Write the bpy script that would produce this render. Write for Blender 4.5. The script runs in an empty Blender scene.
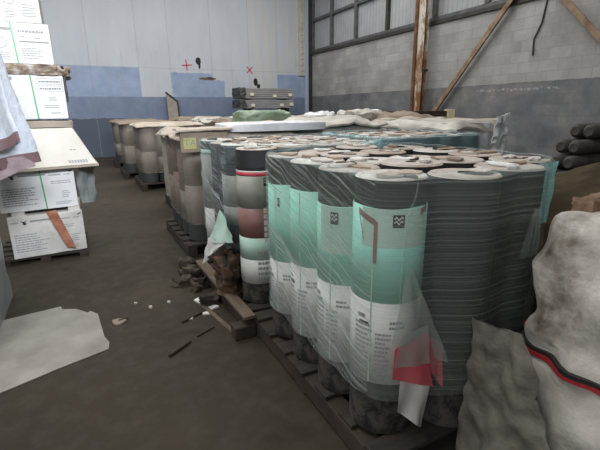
import bpy, bmesh, math, random
from mathutils import Vector, Matrix, noise
R = math.radians
PI = math.pi
random.seed(7)
scene = bpy.context.scene
col = scene.collection

# ------------------------------------------------------------------ materials
class NT:
    def __init__(s, name):
        s.m = bpy.data.materials.new(name); s.m.use_nodes = True
        s.t = s.m.node_tree; s.n = s.t.nodes; s.l = s.t.links
        s.b = s.n['Principled BSDF']
    def node(s, typ, **kw):
        n = s.n.new(typ)
        for k, v in kw.items(): setattr(n, k, v)
        return n
    def put(s, sock, v):
        if isinstance(v, bpy.types.NodeSocket): s.l.new(v, sock)
        elif isinstance(v, (tuple, list)) and len(v) == 3 and sock.type == 'RGBA': sock.default_value = (*v, 1)
        else: sock.default_value = v
    def math(s, op, a, b=0.0, clamp=False):
        n = s.node('ShaderNodeMath', operation=op, use_clamp=clamp)
        s.put(n.inputs[0], a); s.put(n.inputs[1], b); return n.outputs[0]
    def mix(s, f, a, b):
        n = s.node('ShaderNodeMix', data_type='RGBA')
        s.put(n.inputs[0], f); s.put(n.inputs[6], a); s.put(n.inputs[7], b); return n.outputs[2]
    def ramp(s, f, stops):
        n = s.node('ShaderNodeValToRGB'); s.put(n.inputs[0], f)
        e = n.color_ramp.elements
        while len(e) < len(stops): e.new(0.5)
        for q, (p, c) in zip(e, stops):
            q.position = p; q.color = (*c, 1) if isinstance(c, tuple) else (c, c, c, 1)
        return n.outputs[0]
    def coord(s, kind='Object'):
        return s.node('ShaderNodeTexCoord').outputs[kind]
    def mapping(s, v, scale=(1, 1, 1), loc=(0, 0, 0), rot=(0, 0, 0)):
        n = s.node('ShaderNodeMapping'); s.put(n.inputs[0], v)
        n.inputs[1].default_value = loc; n.inputs[2].default_value = rot; n.inputs[3].default_value = scale
        return n.outputs[0]
    def noise(s, v, scale=5, detail=4, rough=.55, out=0, dist=0):
        n = s.node('ShaderNodeTexNoise'); s.put(n.inputs['Vector'], v)
        n.inputs['Scale'].default_value = scale; n.inputs['Detail'].default_value = detail
        n.inputs['Roughness'].default_value = rough; n.inputs['Distortion'].default_value = dist
        return n.outputs[out]
    def sep(s, v):
        n = s.node('ShaderNodeSeparateXYZ'); s.put(n.inputs[0], v); return n.outputs
    def comb(s, x, y, z):
        n = s.node('ShaderNodeCombineXYZ')
        for i, q in enumerate((x, y, z)): s.put(n.inputs[i], q)
        return n.outputs[0]
    def band(s, x, a, b):
        return s.math('MULTIPLY', s.math('GREATER_THAN', x, a), s.math('LESS_THAN', x, b))
    def bump(s, h, strength=.3, dist=.01):
        n = s.node('ShaderNodeBump'); s.put(n.inputs['Height'], h)
        n.inputs['Strength'].default_value = strength; n.inputs['Distance'].default_value = dist
        s.l.new(n.outputs[0], s.b.inputs['Normal'])
    def done(s, colr, rough=.6, **kw):
        s.put(s.b.inputs['Base Color'], colr); s.put(s.b.inputs['Roughness'], rough)
        for k, v in kw.items(): s.put(s.b.inputs[k.replace('_', ' ')], v)
        return s.m

def mottled(name, c1, c2, scale=6, rough=.7, bump=.15, mid=None, stretch=(1, 1, 1), **kw):
    t = NT(name); v = t.mapping(t.coord(), stretch)
    n = t.noise(v, scale, 6, .6)
    c = t.ramp(n, [(.32, c1), (.68, c2)] if mid is None else [(.3, c1), (.5, mid), (.7, c2)])
    if bump: t.bump(t.noise(v, scale * 4, 5), bump)
    return t.done(c, rough, **kw)
def plain(name, c, rough=.6, **kw):
    t = NT(name); n = t.noise(t.coord(), 30, 3)
    return t.done(t.ramp(n, [(.2, tuple(x * .88 for x in c)), (.8, tuple(min(1, x * 1.08) for x in c))]), rough, **kw)

M = {}
def mk():
    # floor
    t = NT('dusty_concrete'); v = t.coord()
    a = t.noise(v, .9, 6, .6); b = t.noise(v, 9, 6, .65)
    c = t.ramp(a, [(.3, (.030, .0242, .0165)), (.55, (.045, .0365, .025)), (.75, (.066, .0545, .039))])
    c = t.mix(t.ramp(b, [(.45, 0.), (.75, .55)]), c, (.075, .064, .052))
    c = t.mix(t.ramp(t.noise(v, 2.3, 4, .5), [(.60, 0.), (.72, .75)]), c, (.022, .017, .013))
    t.bump(b, .25, .01); M['floor'] = t.done(c, t.ramp(a, [(.3, .6), (.7, .85)]), Specular_IOR_Level=.18)
    # back wall paint
    t = NT('painted_panel_wall'); v = t.coord(); X, Y, Z = t.sep(v)
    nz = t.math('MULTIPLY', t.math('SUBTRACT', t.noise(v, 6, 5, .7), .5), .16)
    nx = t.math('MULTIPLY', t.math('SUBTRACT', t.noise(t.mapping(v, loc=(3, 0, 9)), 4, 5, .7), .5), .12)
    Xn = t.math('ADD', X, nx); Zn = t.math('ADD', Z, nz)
    white = t.ramp(t.noise(t.mapping(v, (1.2, 1, .35)), 1.6, 5, .6), [(.3, (.49, .53, .585)), (.7, (.56, .60, .65))])
    cn = t.noise(t.mapping(v, (5, 1, .25)), 2, 4, .6)
    cf = t.math('MULTIPLY', t.band(X, 5.42, 7.6), t.ramp(cn, [(.45, 0.), (.6, .8)]))
    c = t.mix(cf, white, (.60, .585, .53))
    bl = t.ramp(t.noise(v, 3, 5, .6), [(.3, (.245, .325, .49)), (.7, (.34, .42, .58))])
    for x0, x1, z1 in ((-9, 1.79, 2.66), (2.76, 4.08, 2.55), (4.0, 4.5, 2.34), (6.46, 9, 2.58)):
        f = t.math('MULTIPLY', t.band(X if x1 == 1.79 else Xn, x0, x1), t.math('LESS_THAN', Z if x1 in (1.79, 9) else Zn, z1))
        c = t.mix(f, c, bl)
    dk = t.ramp(t.noise(v, 2.5, 6, .65), [(.3, (.15, .195, .29)), (.7, (.21, .265, .375))])
    c = t.mix(t.math('LESS_THAN', t.math('ADD', Z, t.math('MULTIPLY', nz, .12)), 1.80), c, dk)
    c = t.mix(t.math('MULTIPLY', t.math('LESS_THAN', Zn, 1.16), t.math('LESS_THAN', Xn, 1.25)), c, (.075, .095, .135))  # shade of the pallets painted into the foot of the wall
    for sx in (-1.2, .44, 1.80, 2.74, 4.09, 5.40, 6.46):
        c = t.mix(t.math('MULTIPLY', t.band(X, sx - .010, sx + .010), .45), c, (.27, .28, .30))
    c = t.mix(t.math('MULTIPLY', t.band(Z, 2.655, 2.675), .4), c, (.30, .31, .33))
    # chipped openings and the scraped rust patch
    def blob(x, z, rx, rz, k=1.0):
        dx = t.math('DIVIDE', t.math('SUBTRACT', t.math('ADD', X, t.math('MULTIPLY', nx, .6)), x), rx)
        dz = t.math('DIVIDE', t.math('SUBTRACT', t.math('ADD', Z, t.math('MULTIPLY', nz, .6)), z), rz)
        d = t.math('ADD', t.math('MULTIPLY', dx, dx), t.math('MULTIPLY', dz, dz))
        return t.math('MULTIPLY', t.math('LESS_THAN', d, 1.0), k)
    c = t.mix(blob(3.65, 2.92, .085, .11), c, (.01, .01, .01)); c = t.mix(blob(3.68, 2.78, .04, .09), c, (.01, .01, .01))
    c = t.mix(blob(5.62, 2.30, .07, .13), c, (.01, .01, .01)); c = t.mix(blob(5.72, 2.16, .06, .09), c, (.01, .01, .01))
    c = t.mix(blob(3.92, 2.38, .30, .05), c, (.17, .11, .085)); c = t.mix(blob(4.02, 2.40, .12, .035), c, (.05, .03, .03))
    st = t.math('MULTIPLY', t.ramp(t.noise(t.mapping(v, (9, 1, .5)), 1.3, 4, .6), [(.58, 0.), (.72, .4)]), t.band(Z, 1.2, 3.2))
    c = t.mix(st, c, (.32, .31, .29))
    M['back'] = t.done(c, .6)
    # block wall
    t = NT('painted_block_wall'); v = t.coord(); X, Y, Z = t.sep(v)
    uv = t.comb(Y, Z, 0.0)
    br = t.node('ShaderNodeTexBrick'); t.put(br.inputs['Vector'], uv)
    br.inputs['Scale'].default_value = 1.0; br.inputs['Brick Width'].default_value = .4; br.inputs['Row Height'].default_value = .2
    br.inputs['Mortar Size'].default_value = .007; br.inputs['Mortar Smooth'].default_value = .3
    br.inputs['Color1'].default_value = (.36, .36, .36, 1); br.inputs['Color2'].default_value = (.62, .62, .62, 1); br.inputs['Mortar'].default_value = (.25, .25, .25, 1)
    tone = t.node('ShaderNodeRGBToBW'); t.put(tone.inputs[0], br.outputs[0])
    up = t.ramp(t.noise(v, 1.3, 7, .65), [(.3, (.33, .327, .315)), (.55, (.47, .462, .445)), (.75, (.58, .57, .55))])
    lo = t.ramp(t.noise(v, 2.1, 7, .7), [(.3, (.14, .15, .162)), (.55, (.24, .245, .255)), (.75, (.37, .36, .33))])
    zz = t.math('ADD', Z, t.math('MULTIPLY', t.math('SUBTRACT', t.noise(v, 14, 4, .7), .5), .05))
    low = t.math('LESS_THAN', zz, 1.83)
    c = t.mix(low, up, lo)
    mul = t.node('ShaderNodeMix', data_type='RGBA', blend_type='MULTIPLY'); mul.inputs[0].default_value = .85
    t.put(mul.inputs[6], c); t.put(mul.inputs[7], t.mix(.3, br.outputs[0], (1., 1., 1.))); c = mul.outputs[2]
    c = t.mix(t.math('MULTIPLY', br.outputs['Fac'], .14), c, (.34, .33, .31))
    # flaked paint line and rust runs
    fl = t.math('MULTIPLY', t.math('MULTIPLY', t.math('LESS_THAN', t.math('ABSOLUTE', t.math('ADD', t.math('SUBTRACT', Z, 1.70), t.math('MULTIPLY', t.math('SUBTRACT', t.noise(v, 2.5, 5, .7), .5), .22))), .022), t.band(Y, 4.9, 6.75)), t.ramp(t.noise(v, 16, 4, .7), [(.45, 0.), (.60, .7)]))
    c = t.mix(fl, c, (.45, .44, .42))
    rust = t.math('MULTIPLY', t.ramp(t.noise(t.mapping(v, (1, 3.5, .5)), 1.8, 5, .65), [(.62, 0.), (.74, .6)]), t.math('GREATER_THAN', Z, 2.0))
    c = t.mix(rust, c, (.20, .15, .11))
    hole = t.ramp(t.noise(v, 5.5, 2, .5), [(.79, 0.), (.80, 1.)])
    c = t.mix(t.math('MULTIPLY', hole, t.math('GREATER_THAN', Z, 1.9)), c, (.02, .02, .02))
    t.bump(tone.outputs[0], .3, .01); M['block'] = t.done(c, .8)
    M['trimblue'] = plain('pale_blue_trim_paint', (.42, .50, .60), .5)
    M['cream'] = mottled('cream_steel_paint', (.60, .58, .53), (.45, .42, .36), 3, .5)
    t = NT('dirty_corrugated_sheet'); v = t.coord(); X, Y, Z = t.sep(v)
    w = t.node('ShaderNodeTexWave', wave_type='BANDS', bands_direction='Y'); t.put(w.inputs[0], v); w.inputs['Scale'].default_value = 2.2
    c = t.ramp(t.noise(v, 2, 5, .6), [(.3, (.29, .30, .31)), (.7, (.40, .41, .42))])
    c = t.mix(t.math('MULTIPLY', t.ramp(w.outputs[1], [(.0, 1.), (.18, 0.)]), .5), c, (.18, .185, .19))
    M['sheet'] = t.done(c, .55)
    M['mull'] = mottled('dark_window_steel', (.05, .052, .055), (.12, .12, .12), 5, .5)
    M['sill'] = mottled('sill_steel', (.018, .017, .016), (.05, .045, .04), 5, .6)
    M['ceiling'] = plain('ceiling_sheet', (.35, .35, .35))
    t = NT('skylight_panel'); t.done((.8, .85, .9), .5); t.b.inputs['Emission Color'].default_value = (.90, .96, 1, 1); t.b.inputs['Emission Strength'].default_value = 9.0
    M['sky'] = t.m
    # rusty paint steel
    t = NT('rusty_white_painted_steel'); v = t.coord()
    n = t.noise(t.mapping(v, (1, 1, .45)), 3.2, 7, .7); zz = t.sep(v)[2]
    n = t.math('ADD', n, t.ramp(t.math('DIVIDE', zz, 6.), [(.2, .12), (.55, .0)]))
    c = t.ramp(n, [(.50, (.56, .53, .46)), (.56, (.30, .20, .12)), (.63, (.19, .085, .035)), (.80, (.075, .035, .018))])
    t.bump(n, .4); M['rustwhite'] = t.done(c, .75)
    M['rust'] = mottled('brown_rust_steel', (.075, .033, .016), (.24, .115, .05), 6, .8, mid=(.15, .066, .03))
    M['rustlight'] = mottled('light_rust_steel', (.14, .075, .042), (.34, .245, .165), 5, .75)
    M['cable'] = plain('black_cable_rubber', (.025, .025, .027), .5)
    M['red'] = plain('red_spray_paint', (.55, .07, .10), .6)
    # wood
    M['wood'] = mottled('weathered_pallet_wood', (.016, .013, .010), (.045, .036, .027), 5, .85, stretch=(1, 4, 6))
    M['woodlight'] = mottled('pale_plank_wood', (.10, .07, .05), (.17, .125, .09), 5, .85, stretch=(5, 1, 5))
    M['wooddark'] = mottled('dark_plank_wood', (.022, .015, .011), (.05, .036, .025), 6, .85)
    M['cream_end'] = plain('cream_timber_end', (.68, .60, .40), .7)
    # rolls
    t = NT('black_granule_felt'); v = t.coord(); X, Y, Z = t.sep(v)
    n = t.noise(v, 13, 6, .7, dist=.6); fine = t.noise(v, 220, 2, .6)
    c = t.ramp(fine, [(.3, (.012, .013, .0135)), (.7, (.030, .031, .031))])
    mud = t.math('MULTIPLY', t.ramp(n, [(.42, 0.), (.56, .9)]), t.ramp(Z, [(.10, 1.), (.34, .12)]))
    c = t.mix(mud, c, (.088, .077, .065)); t.bump(fine, .25, .003)
    M['felt'] = t.done(c, .8, Specular_IOR_Level=.2)
    t = NT('grey_green_felt'); n = t.noise(t.coord(), 160, 3, .6)
    M['feltgrey'] = t.done(t.ramp(n, [(.3, (.03, .035, .035)), (.7, (.075, .085, .083))]), .7)
    t = NT('roll_end_layers'); v = t.coord(); X, Y, Z = t.sep(v)
    oi = t.node('ShaderNodeObjectInfo'); rnd = oi.outputs['Random']
    rr = t.math('SQRT', t.math('ADD', t.math('MULTIPLY', X, X), t.math('MULTIPLY', Y, Y)))
    an = t.math('DIVIDE', t.math('ARCTAN2', Y, X), 2 * PI)
    ph = t.math('FRACT', t.math('ADD', t.math('MULTIPLY', rr, 95.), an))
    off = t.comb(t.math('MULTIPLY', rnd, 37.), t.math('MULTIPLY', rnd, 11.), 0.0)
    vv = t.node('ShaderNodeVectorMath', operation='ADD'); t.put(vv.inputs[0], v); t.put(vv.inputs[1], off)
    n = t.noise(vv.outputs[0], 7, 5, .6)
    base = t.ramp(t.math('ADD', t.math('MULTIPLY', n, .55), t.math('MULTIPLY', rnd, .45)), [(.25, (.33, .28, .23)), (.42, (.56, .50, .44)), (.55, (.42, .33, .26)), (.68, (.66, .63, .58)), (.85, (.47, .43, .39))])
    c = t.mix(t.math('MULTIPLY', t.ramp(ph, [(.3, 0.), (.5, 1.)]), .28), base, (.12, .10, .09))
    c = t.mix(t.ramp(t.noise(vv.outputs[0], 22, 4, .7), [(.58, 0.), (.68, .5)]), c, (.13, .10, .08))
    t.bump(ph, .3, .004); M['end'] = t.done(c, .75)
    M['card'] = mottled('brown_cardboard', (.24, .17, .115), (.42, .31, .22), 5, .8)
    M['cardpale'] = mottled('faded_cardboard', (.34, .29, .235), (.52, .47, .40), 3, .8, mid=(.42, .355, .29))
    M['carddark'] = mottled('dirty_cardboard', (.17, .13, .095), (.30, .24, .185), 4, .85)
    M['paper'] = mottled('white_sleeve_paper', (.66, .66, .63), (.76, .76, .74), 9, .55, 0)
    M['sleeve'] = mottled('white_printed_sleeve_paper', (.55, .565, .53), (.64, .65, .62), 9, .55, 0)
    M['endpaper'] = mottled('dusty_end_paper', (.30, .27, .235), (.62, .60, .57), 14, .7, .2, mid=(.52, .49, .45))
    M['green'] = mottled('green_sleeve_paper', (.29, .66, .545), (.37, .74, .62), 7, .5, 0)
    M['palegreen'] = mottled('pale_green_sleeve_paper', (.40, .58, .49), (.48, .65, .56), 7, .5, 0)
    M['pinkred'] = mottled('faded_red_print', (.22, .10, .09), (.28, .15, .135), 8, .5, 0)
    M['redband'] = plain('red_print_band', (.50, .06, .08), .5)
    M['coral'] = mottled('coral_red_paper', (.62, .09, .12), (.72, .16, .19), 8, .4, 0)
    M['ink'] = plain('black_print_ink', (.02, .022, .022), .5)
    M['inkgrey'] = plain('grey_print_ink', (.24, .25, .26), .6)
    M['inkpale'] = plain('pale_grey_print_ink', (.30, .31, .32), .6)
    M['greyband'] = mottled('grey_print_paper', (.25, .25, .225), (.32, .315, .28), 7, .5, 0)
    M['tanpaper'] = mottled('faded_tan_sleeve_paper', (.22, .18, .155), (.34, .29, .25), 6, .6, 0, stretch=(1, 1, .3))
    M['pinktan'] = mottled('faded_pink_sleeve_paper', (.25, .165, .145), (.34, .24, .21), 6, .6, 0)
    M['maroon'] = mottled('maroon_sleeve_paper', (.15, .062, .05), (.21, .10, .08), 7, .6, 0)
    # stretch film
    def film(name, colr, base, amp, slope, scale=1.0, rough=.22):
        t = NT(name); uv = t.node('ShaderNodeUVMap').outputs[0]; u, v, _ = t.sep(uv)
        wob = t.math('MULTIPLY', t.math('SUBTRACT', t.noise(uv, 1.6, 1, .5), .5), .05)
        def streak(sl, fu, fv, lo, hi, seed):
            vv = t.math('ADD', t.math('ADD', v, t.math('MULTIPLY', u, sl)), t.math('MULTIPLY', wob, .35))
            n = t.noise(t.comb(t.math('MULTIPLY', u, fu), t.math('MULTIPLY', vv, fv), seed), 1.0, 1.5, .5)
            return t.ramp(n, [(lo, 0.), (hi, 1.)])
        s1 = streak(slope, .45, 75. * scale, .50, .72, 1.0)
        s2 = streak(0.015, .35, 120. * scale, .48, .80, 5.0)
        mask = t.math('MULTIPLY', t.ramp(t.noise(uv, 1.7, 2, .5), [(.35, .25), (.6, 1.)]), t.ramp(t.math('MULTIPLY', u, .25), [(.72, 0.), (.80, 1.)]))
        s = t.math('MAXIMUM', t.math('MULTIPLY', s1, mask), t.math('MULTIPLY', s2, .24))
        a = t.math('ADD', base, t.math('MULTIPLY', s, amp), True)
        t.bump(s, .25, .004)
        m = t.done(colr, rough, Alpha=a); return m
    M['film'] = film('clear_stretch_film', (.60, .70, .66), .05, .55, .34)
    M['filmblue'] = film('bluish_stretch_film', (.56, .66, .67), .05, .9, .30)
    M['filmcyan'] = film('cyan_stretch_film', (.34, .52, .56), .30, .45, .1)
    M['filmdull'] = film('dusty_stretch_film', (.48, .44, .39), .16, .36, .1)
    M['filmfold'] = film('bunched_cyan_film', (.42, .93, .93), .35, .55, .25)  # cyan brightened to stand in for light shining through the film
    M['filmflap'] = film('loose_film_flap', (.50, .56, .52), .30, .3, .4)
    M['filmloose'] = film('loose_film_corner', (.50, .60, .55), .14, .25, .2)
    M['filmrim'] = film('film_rim', (.60, .74, .72), .10, .35, .1)
    # cartons etc.
    M['carton'] = mottled('white_carton_board', (.68, .68, .68), (.80, .80, .80), 5, .6, .05)
    M['cartondirty'] = mottled('soiled_white_carton_board', (.48, .46, .43), (.72, .70, .67), 4, .7, .05)
    M['cartonside'] = mottled('soiled_carton_side', (.20, .19, .18), (.42, .40, .37), 6, .8)
    M['cartoncream'] = mottled('cream_carton_board', (.66, .62, .54), (.76, .73, .67), 4, .7, .05)
    M['strapgreen'] = plain('green_plastic_strap', (.10, .42, .16), .35)
    M['debris'] = mottled('rotten_wet_cardboard', (.06, .045, .035), (.55, .50, .45), 14, .9, .6, mid=(.26, .20, .15))
    M['orange'] = mottled('rusty_orange_tape', (.22, .07, .035), (.42, .18, .10), 9, .6)
    t = NT('silver_tarp_fabric'); v = t.coord(); n = t.noise(v, 5, 6, .65)
    t.bump(t.noise(v, 9, 5, .6), .8, .03)
    M['tarp'] = t.done(t.ramp(n, [(.3, (.50, .55, .63)), (.7, (.72, .76, .82))]), .32)
    M['hem'] = mottled('mauve_tarp_hem', (.17, .10, .105), (.25, .16, .165), 8, .6)
    M['mauve'] = mottled('dusty_mauve_fabric', (.28, .21, .22), (.42, .34, .36), 9, .7, .5)
    M['greywrap'] = mottled('grey_plastic_wrap', (.19, .215, .22), (.31, .335, .335), 4, .35, .3)
    M['dirtywhite'] = mottled('dirty_white_plastic', (.09, .07, .05), (.56, .53, .49), 5.5, .5, .9, mid=(.42, .395, .355))
    M['bagbeige'] = mottled('grey_beige_plastic', (.17, .16, .14), (.27, .25, .22), 4, .5, .4)
    M['brownmound'] = mottled('muddy_brown_cover', (.035, .026, .015), (.085, .066, .04), 4, .9, .5, Specular_IOR_Level=.08)
    t = NT('dull_loose_plastic'); v = t.coord(); n = t.noise(v, 6, 6, .65); t.bump(t.noise(v, 16, 5, .6), .6, .02)
    M['loosefilm'] = t.done(t.ramp(n, [(.3, (.11, .10, .085)), (.7, (.25, .235, .205))]), .4, Alpha=.86)
    M['whitewrap'] = mottled('white_plastic_wrap', (.56, .57, .59), (.76, .77, .79), 6, .35, .5)
    M['beigewrap'] = mottled('beige_plastic_wrap', (.34, .315, .275), (.55, .52, .465), 5, .5, .5)
    M['greenwrap'] = mottled('green_plastic_wrap', (.11, .17, .11), (.25, .33, .22), 7, .45, .5)
    M['sheetwhite'] = mottled('scuffed_white_board', (.22, .205, .18), (.35, .33, .30), 3.5, .7, .05)
    M['metalpack'] = mottled('grey_sheet_bundle', (.20, .20, .205), (.40, .39, .38), 6, .6, .2, stretch=(.5, 1, 7))
    M['packdark'] = mottled('black_bundle_end', (.02, .021, .023), (.10, .10, .105), 9, .6)
    M['tag'] = plain('cream_paper_tag', (.78, .74, .60), .6)
    M['p2green'] = mottled('grey_green_sleeve_paper', (.15, .25, .22), (.22, .33, .30), 7, .5, 0)
    M['tornbrown'] = mottled('torn_brown_cardboard', (.09, .05, .03), (.30, .19, .12), 10, .85, .5)
    M['yellow'] = plain('yellow_sticker_paper', (.42, .41, .16), .6)
    M['darkroll'] = mottled('dark_dusty_roll', (.028, .026, .024), (.075, .068, .060), 8, .8)
    M['rubble'] = mottled('mud_lumps', (.028, .022, .016), (.085, .068, .046), 12, .9, .6)
    M['board'] = mottled('grey_brown_board', (.26, .235, .20), (.36, .33, .29), 4, .8)
    M['blacktrim'] = plain('black_edge_tape', (.018, .018, .018), .5)
    M['strapred'] = plain('red_plastic_strap', (.36, .03, .04), .4)
mk()

# ------------------------------------------------------------------ mesh helpers
class MB:
    def __init__(s): s.v = []; s.f = []; s.mi = []; s.uv = None
    def add(s, vs, fs, mi=0):
        o = len(s.v); s.v += [tuple(p) for p in vs]; s.f += [tuple(i + o for i in q) for q in fs]; s.mi += [mi] * len(fs)
    def box(s, lo, hi, mi=0, mat=None):
        x0, y0, z0 = lo; x1, y1, z1 = hi
        vs = [(x0, y0, z0), (x1, y0, z0), (x1, y1, z0), (x0, y1, z0), (x0, y0, z1), (x1, y0, z1), (x1, y1, z1), (x0, y1, z1)]
        if mat: vs = [mat @ Vector(p) for p in vs]
        s.hexa(vs, mi)
    def hexa(s, vs, mi=0):
        s.add(vs, [(3, 2, 1, 0), (4, 5, 6, 7), (0, 1, 5, 4), (1, 2, 6, 5), (2, 3, 7, 6), (3, 0, 4, 7)], mi)
    def beam(s, a, b, w, h, mi=0, up=(0, 0, 1)):
        a, b = Vector(a), Vector(b); d = (b - a).normalized(); sd = d.cross(Vector(up))
        if sd.length < 1e-4: sd = d.cross(Vector((1, 0, 0)))
        sd.normalize(); u = sd.cross(d).normalized(); vs = []
        for p in (a, b):
            for q, r in ((-1, -1), (1, -1), (1, 1), (-1, 1)): vs.append(p + sd * q * w / 2 + u * r * h / 2)
        s.add(vs, [(3, 2, 1, 0), (4, 5, 6, 7), (0, 1, 5, 4), (1, 2, 6, 5), (2, 3, 7, 6), (3, 0, 4, 7)], mi)
    def tube(s, pts, r, n=8, mi=0, cap=True):
        pts = [Vector(p) for p in pts]; rings = []; o = len(s.v); m = len(pts)
        for i, p in enumerate(pts):
            d = (pts[min(i + 1, m - 1)] - pts[max(i - 1, 0)]).normalized()
            a = d.cross(Vector((.3, .2, .93)));  a = a if a.length > .05 else d.cross(Vector((1, 0, 0))); a.normalize(); b = d.cross(a)
            rr = r[i] if isinstance(r, (list, tuple)) else r
            s.v += [tuple(p + a * rr * math.cos(2 * PI * k / n) + b * rr * math.sin(2 * PI * k / n)) for k in range(n)]
        for i in range(m - 1):
            for k in range(n):
                s.f.append((o + i * n + k, o + i * n + (k + 1) % n, o + (i + 1) * n + (k + 1) % n, o + (i + 1) * n + k)); s.mi.append(mi)
        if cap:
            s.f.append(tuple(o + k for k in range(n))[::-1]); s.f.append(tuple(o + (m - 1) * n + k for k in range(n))); s.mi += [mi, mi]
    def lathe(s, prof, n=28, mis=None, c=(0, 0)):
        o = len(s.v)
        for r, z in prof: s.v += [(c[0] + r * math.cos(2 * PI * k / n), c[1] + r * math.sin(2 * PI * k / n), z) for k in range(n)]
        for i in range(len(prof) - 1):
            for k in range(n):
                s.f.append((o + i * n + k, o + i * n + (k + 1) % n, o + (i + 1) * n + (k + 1) % n, o + (i + 1) * n + k)); s.mi.append(mis[i] if mis else 0)
    def build(s, name, mats, parent=None, smooth=False, bevel=0, loc=None):
        me = bpy.data.meshes.new(name); me.from_pydata(s.v, [], s.f); me.update()
        if not isinstance(mats, (list, tuple)): mats = [mats]
        for m in mats: me.materials.append(m)
        me.polygons.foreach_set('material_index', s.mi)
        if s.uv:
            l = me.uv_layers.new(name='UVMap')
            for lp in me.loops: l.data[lp.index].uv = s.uv[lp.vertex_index]
        o = bpy.data.objects.new(name, me); col.objects.link(o)
        bm = bmesh.new(); bm.from_mesh(me)
        if not s.uv: bmesh.ops.recalc_face_normals(bm, faces=bm.faces)
        bm.to_mesh(me); bm.free()
        if smooth:
            me.polygons.foreach_set('use_smooth', [True] * len(me.polygons))
            try: me.set_sharp_from_angle(angle=R(40))
            except Exception: pass
        if bevel:
            b = o.modifiers.new('bevel', 'BEVEL'); b.width = bevel; b.segments = 2; b.limit_method = 'ANGLE'
        if parent: o.parent = parent
        if loc: o.location = loc
        return o
def tag(o, label=None, cat=None, group=None, kind=None):
    for k, v in (('label', label), ('category', cat), ('group', group), ('kind', kind)):
        if v: o[k] = v
    return o
def empty(name, loc, rz=0):
    o = bpy.data.objects.new(name, None); col.objects.link(o); o.location = loc; o.rotation_euler.z = rz
    o.empty_display_size = .1; return o
def copy_tree(o, parent=None):
    c = o.copy(); col.objects.link(c); c.parent = parent
    for ch in list(o.children): copy_tree(ch, c)
    return c
def nz(x, y, z=0): return noise.noise(Vector((x, y, z)))

def blob(cx, cy, rx, ry, z0, z1, e=3.2, ez=2.6, amp=.05, fr=3., nu=44, nv=22, seed=0, taper=.0):
    """wrapped lump: superellipse in plan, rounded towards the top, wrinkled all over"""
    mb = MB()
    for j in range(nv + 1):
        q = j / nv
        if q < .6: k = 1; z = z0 + (z1 - z0) * (q / .6) * .72
        else:
            a = (q - .6) / .4 * PI / 2; k = max(math.cos(a), 1e-3) ** (2 / ez); z = z0 + (z1 - z0) * (.72 + .28 * math.sin(a) ** (2 / ez))
        k *= 1 - taper * (z - z0) / (z1 - z0)
        for i in range(nu):
            a = 2 * PI * i / nu; ca, sa = math.cos(a), math.sin(a)
            px = math.copysign(abs(ca) ** (2 / e), ca) * rx * k; py = math.copysign(abs(sa) ** (2 / e), sa) * ry * k
            p = Vector((cx + px, cy + py, z)); d = amp * nz(p.x * fr + seed, p.y * fr, p.z * fr) + amp * .5 * nz(p.x * fr * 2.7, p.y * fr * 2.7 + seed, p.z * fr * 2.7)
            mb.v.append((p.x + ca * d, p.y + sa * d, max(z0, p.z + (d if q > .5 else 0))))
    for j in range(nv):
        for i in range(nu):
            mb.f.append((j * nu + i, j * nu + (i + 1) % nu, (j + 1) * nu + (i + 1) % nu, (j + 1) * nu + i)); mb.mi.append(0)
    mb.f.append(tuple(range(nu))[::-1]); mb.f.append(tuple(nv * nu + i for i in range(nu))); mb.mi += [0, 0]
    return mb

def sheet(corners, n=14, m=10, th=.01, amp=.02, fr=4., seed=0, droop=0, edge=0):
    """wrinkled sheet of real thickness over four corners (near-left, near-right, far-right, far-left)"""
    A, B, C, D = [Vector(p) for p in corners]; nn = (B - A).cross(D - A).normalized(); mb = MB()
    for lay in (1, 0):
        for j in range(m + 1):
            for i in range(n + 1):
                s_, t_ = i / n, j / m
                p = (A * (1 - s_) + B * s_) * (1 - t_) + (D * (1 - s_) + C * s_) * t_
                ed = min(s_, 1 - s_, t_, 1 - t_)
                if edge: 
                    w = edge * nz(p.x * 7 + seed, p.y * 7, p.z * 7)
                    if ed == 0: p = p + (B - A).normalized() * w + (D - A).normalized() * w * .7
                h = amp * (nz(p.x * fr + seed, p.y * fr, p.z * fr) + .5 * nz(p.x * fr * 3, p.y * fr * 3, p.z * fr * 3 + seed))
                h -= droop * max(0, 1 - ed / .12) ** 2
                mb.v.append(tuple(p + nn * (h + lay * th)))
    k = (n + 1) * (m + 1)
    for j in range(m):
        for i in range(n):
            a = j * (n + 1) + i
            mb.f.append((a, a + 1, a + n + 2, a + n + 1)); mb.f.append((k + a + n + 1, k + a + n + 2, k + a + 1, k + a)); mb.mi += [0, 0]
    def side(a, b): mb.f.append((a, a + k, b + k, b)); mb.mi.append(0)
    for i in range(n): side(i, i + 1); q = m * (n + 1); side(q + i + 1, q + i)
    for j in range(m): side((j + 1) * (n + 1), j * (n + 1)); side(j * (n + 1) + n, (j + 1) * (n + 1) + n)
    return mb
def polyplate(pts, z0, th, name, mat):
    mb = MB(); n = len(pts)
    mb.v = [(x, y, z0) for x, y in pts] + [(x, y, z0 + th) for x, y in pts]
    mb.f = [tuple(range(n))[::-1], tuple(range(n, 2 * n))] + [(i, (i + 1) % n, n + (i + 1) % n, n + i) for i in range(n)]; mb.mi = [0] * len(mb.f)
    return mb.build(name, mat)

# ------------------------------------------------------------------ camera
A_, P_ = R(26.9), R(15.45)
cam = bpy.data.cameras.new('camera'); co = bpy.data.objects.new('camera', cam); col.objects.link(co)
cam.sensor_width = 36; cam.lens = 416 / 600 * 36; cam.clip_start = .05
co.matrix_world = Matrix.Translation((0, 0, 1.35)) @ Matrix.Rotation(-A_, 4, 'Z') @ Matrix.Rotation(R(90) - P_, 4, 'X') @ Matrix.Rotation(R(-.6), 4, 'Z')
scene.camera = co

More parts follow.
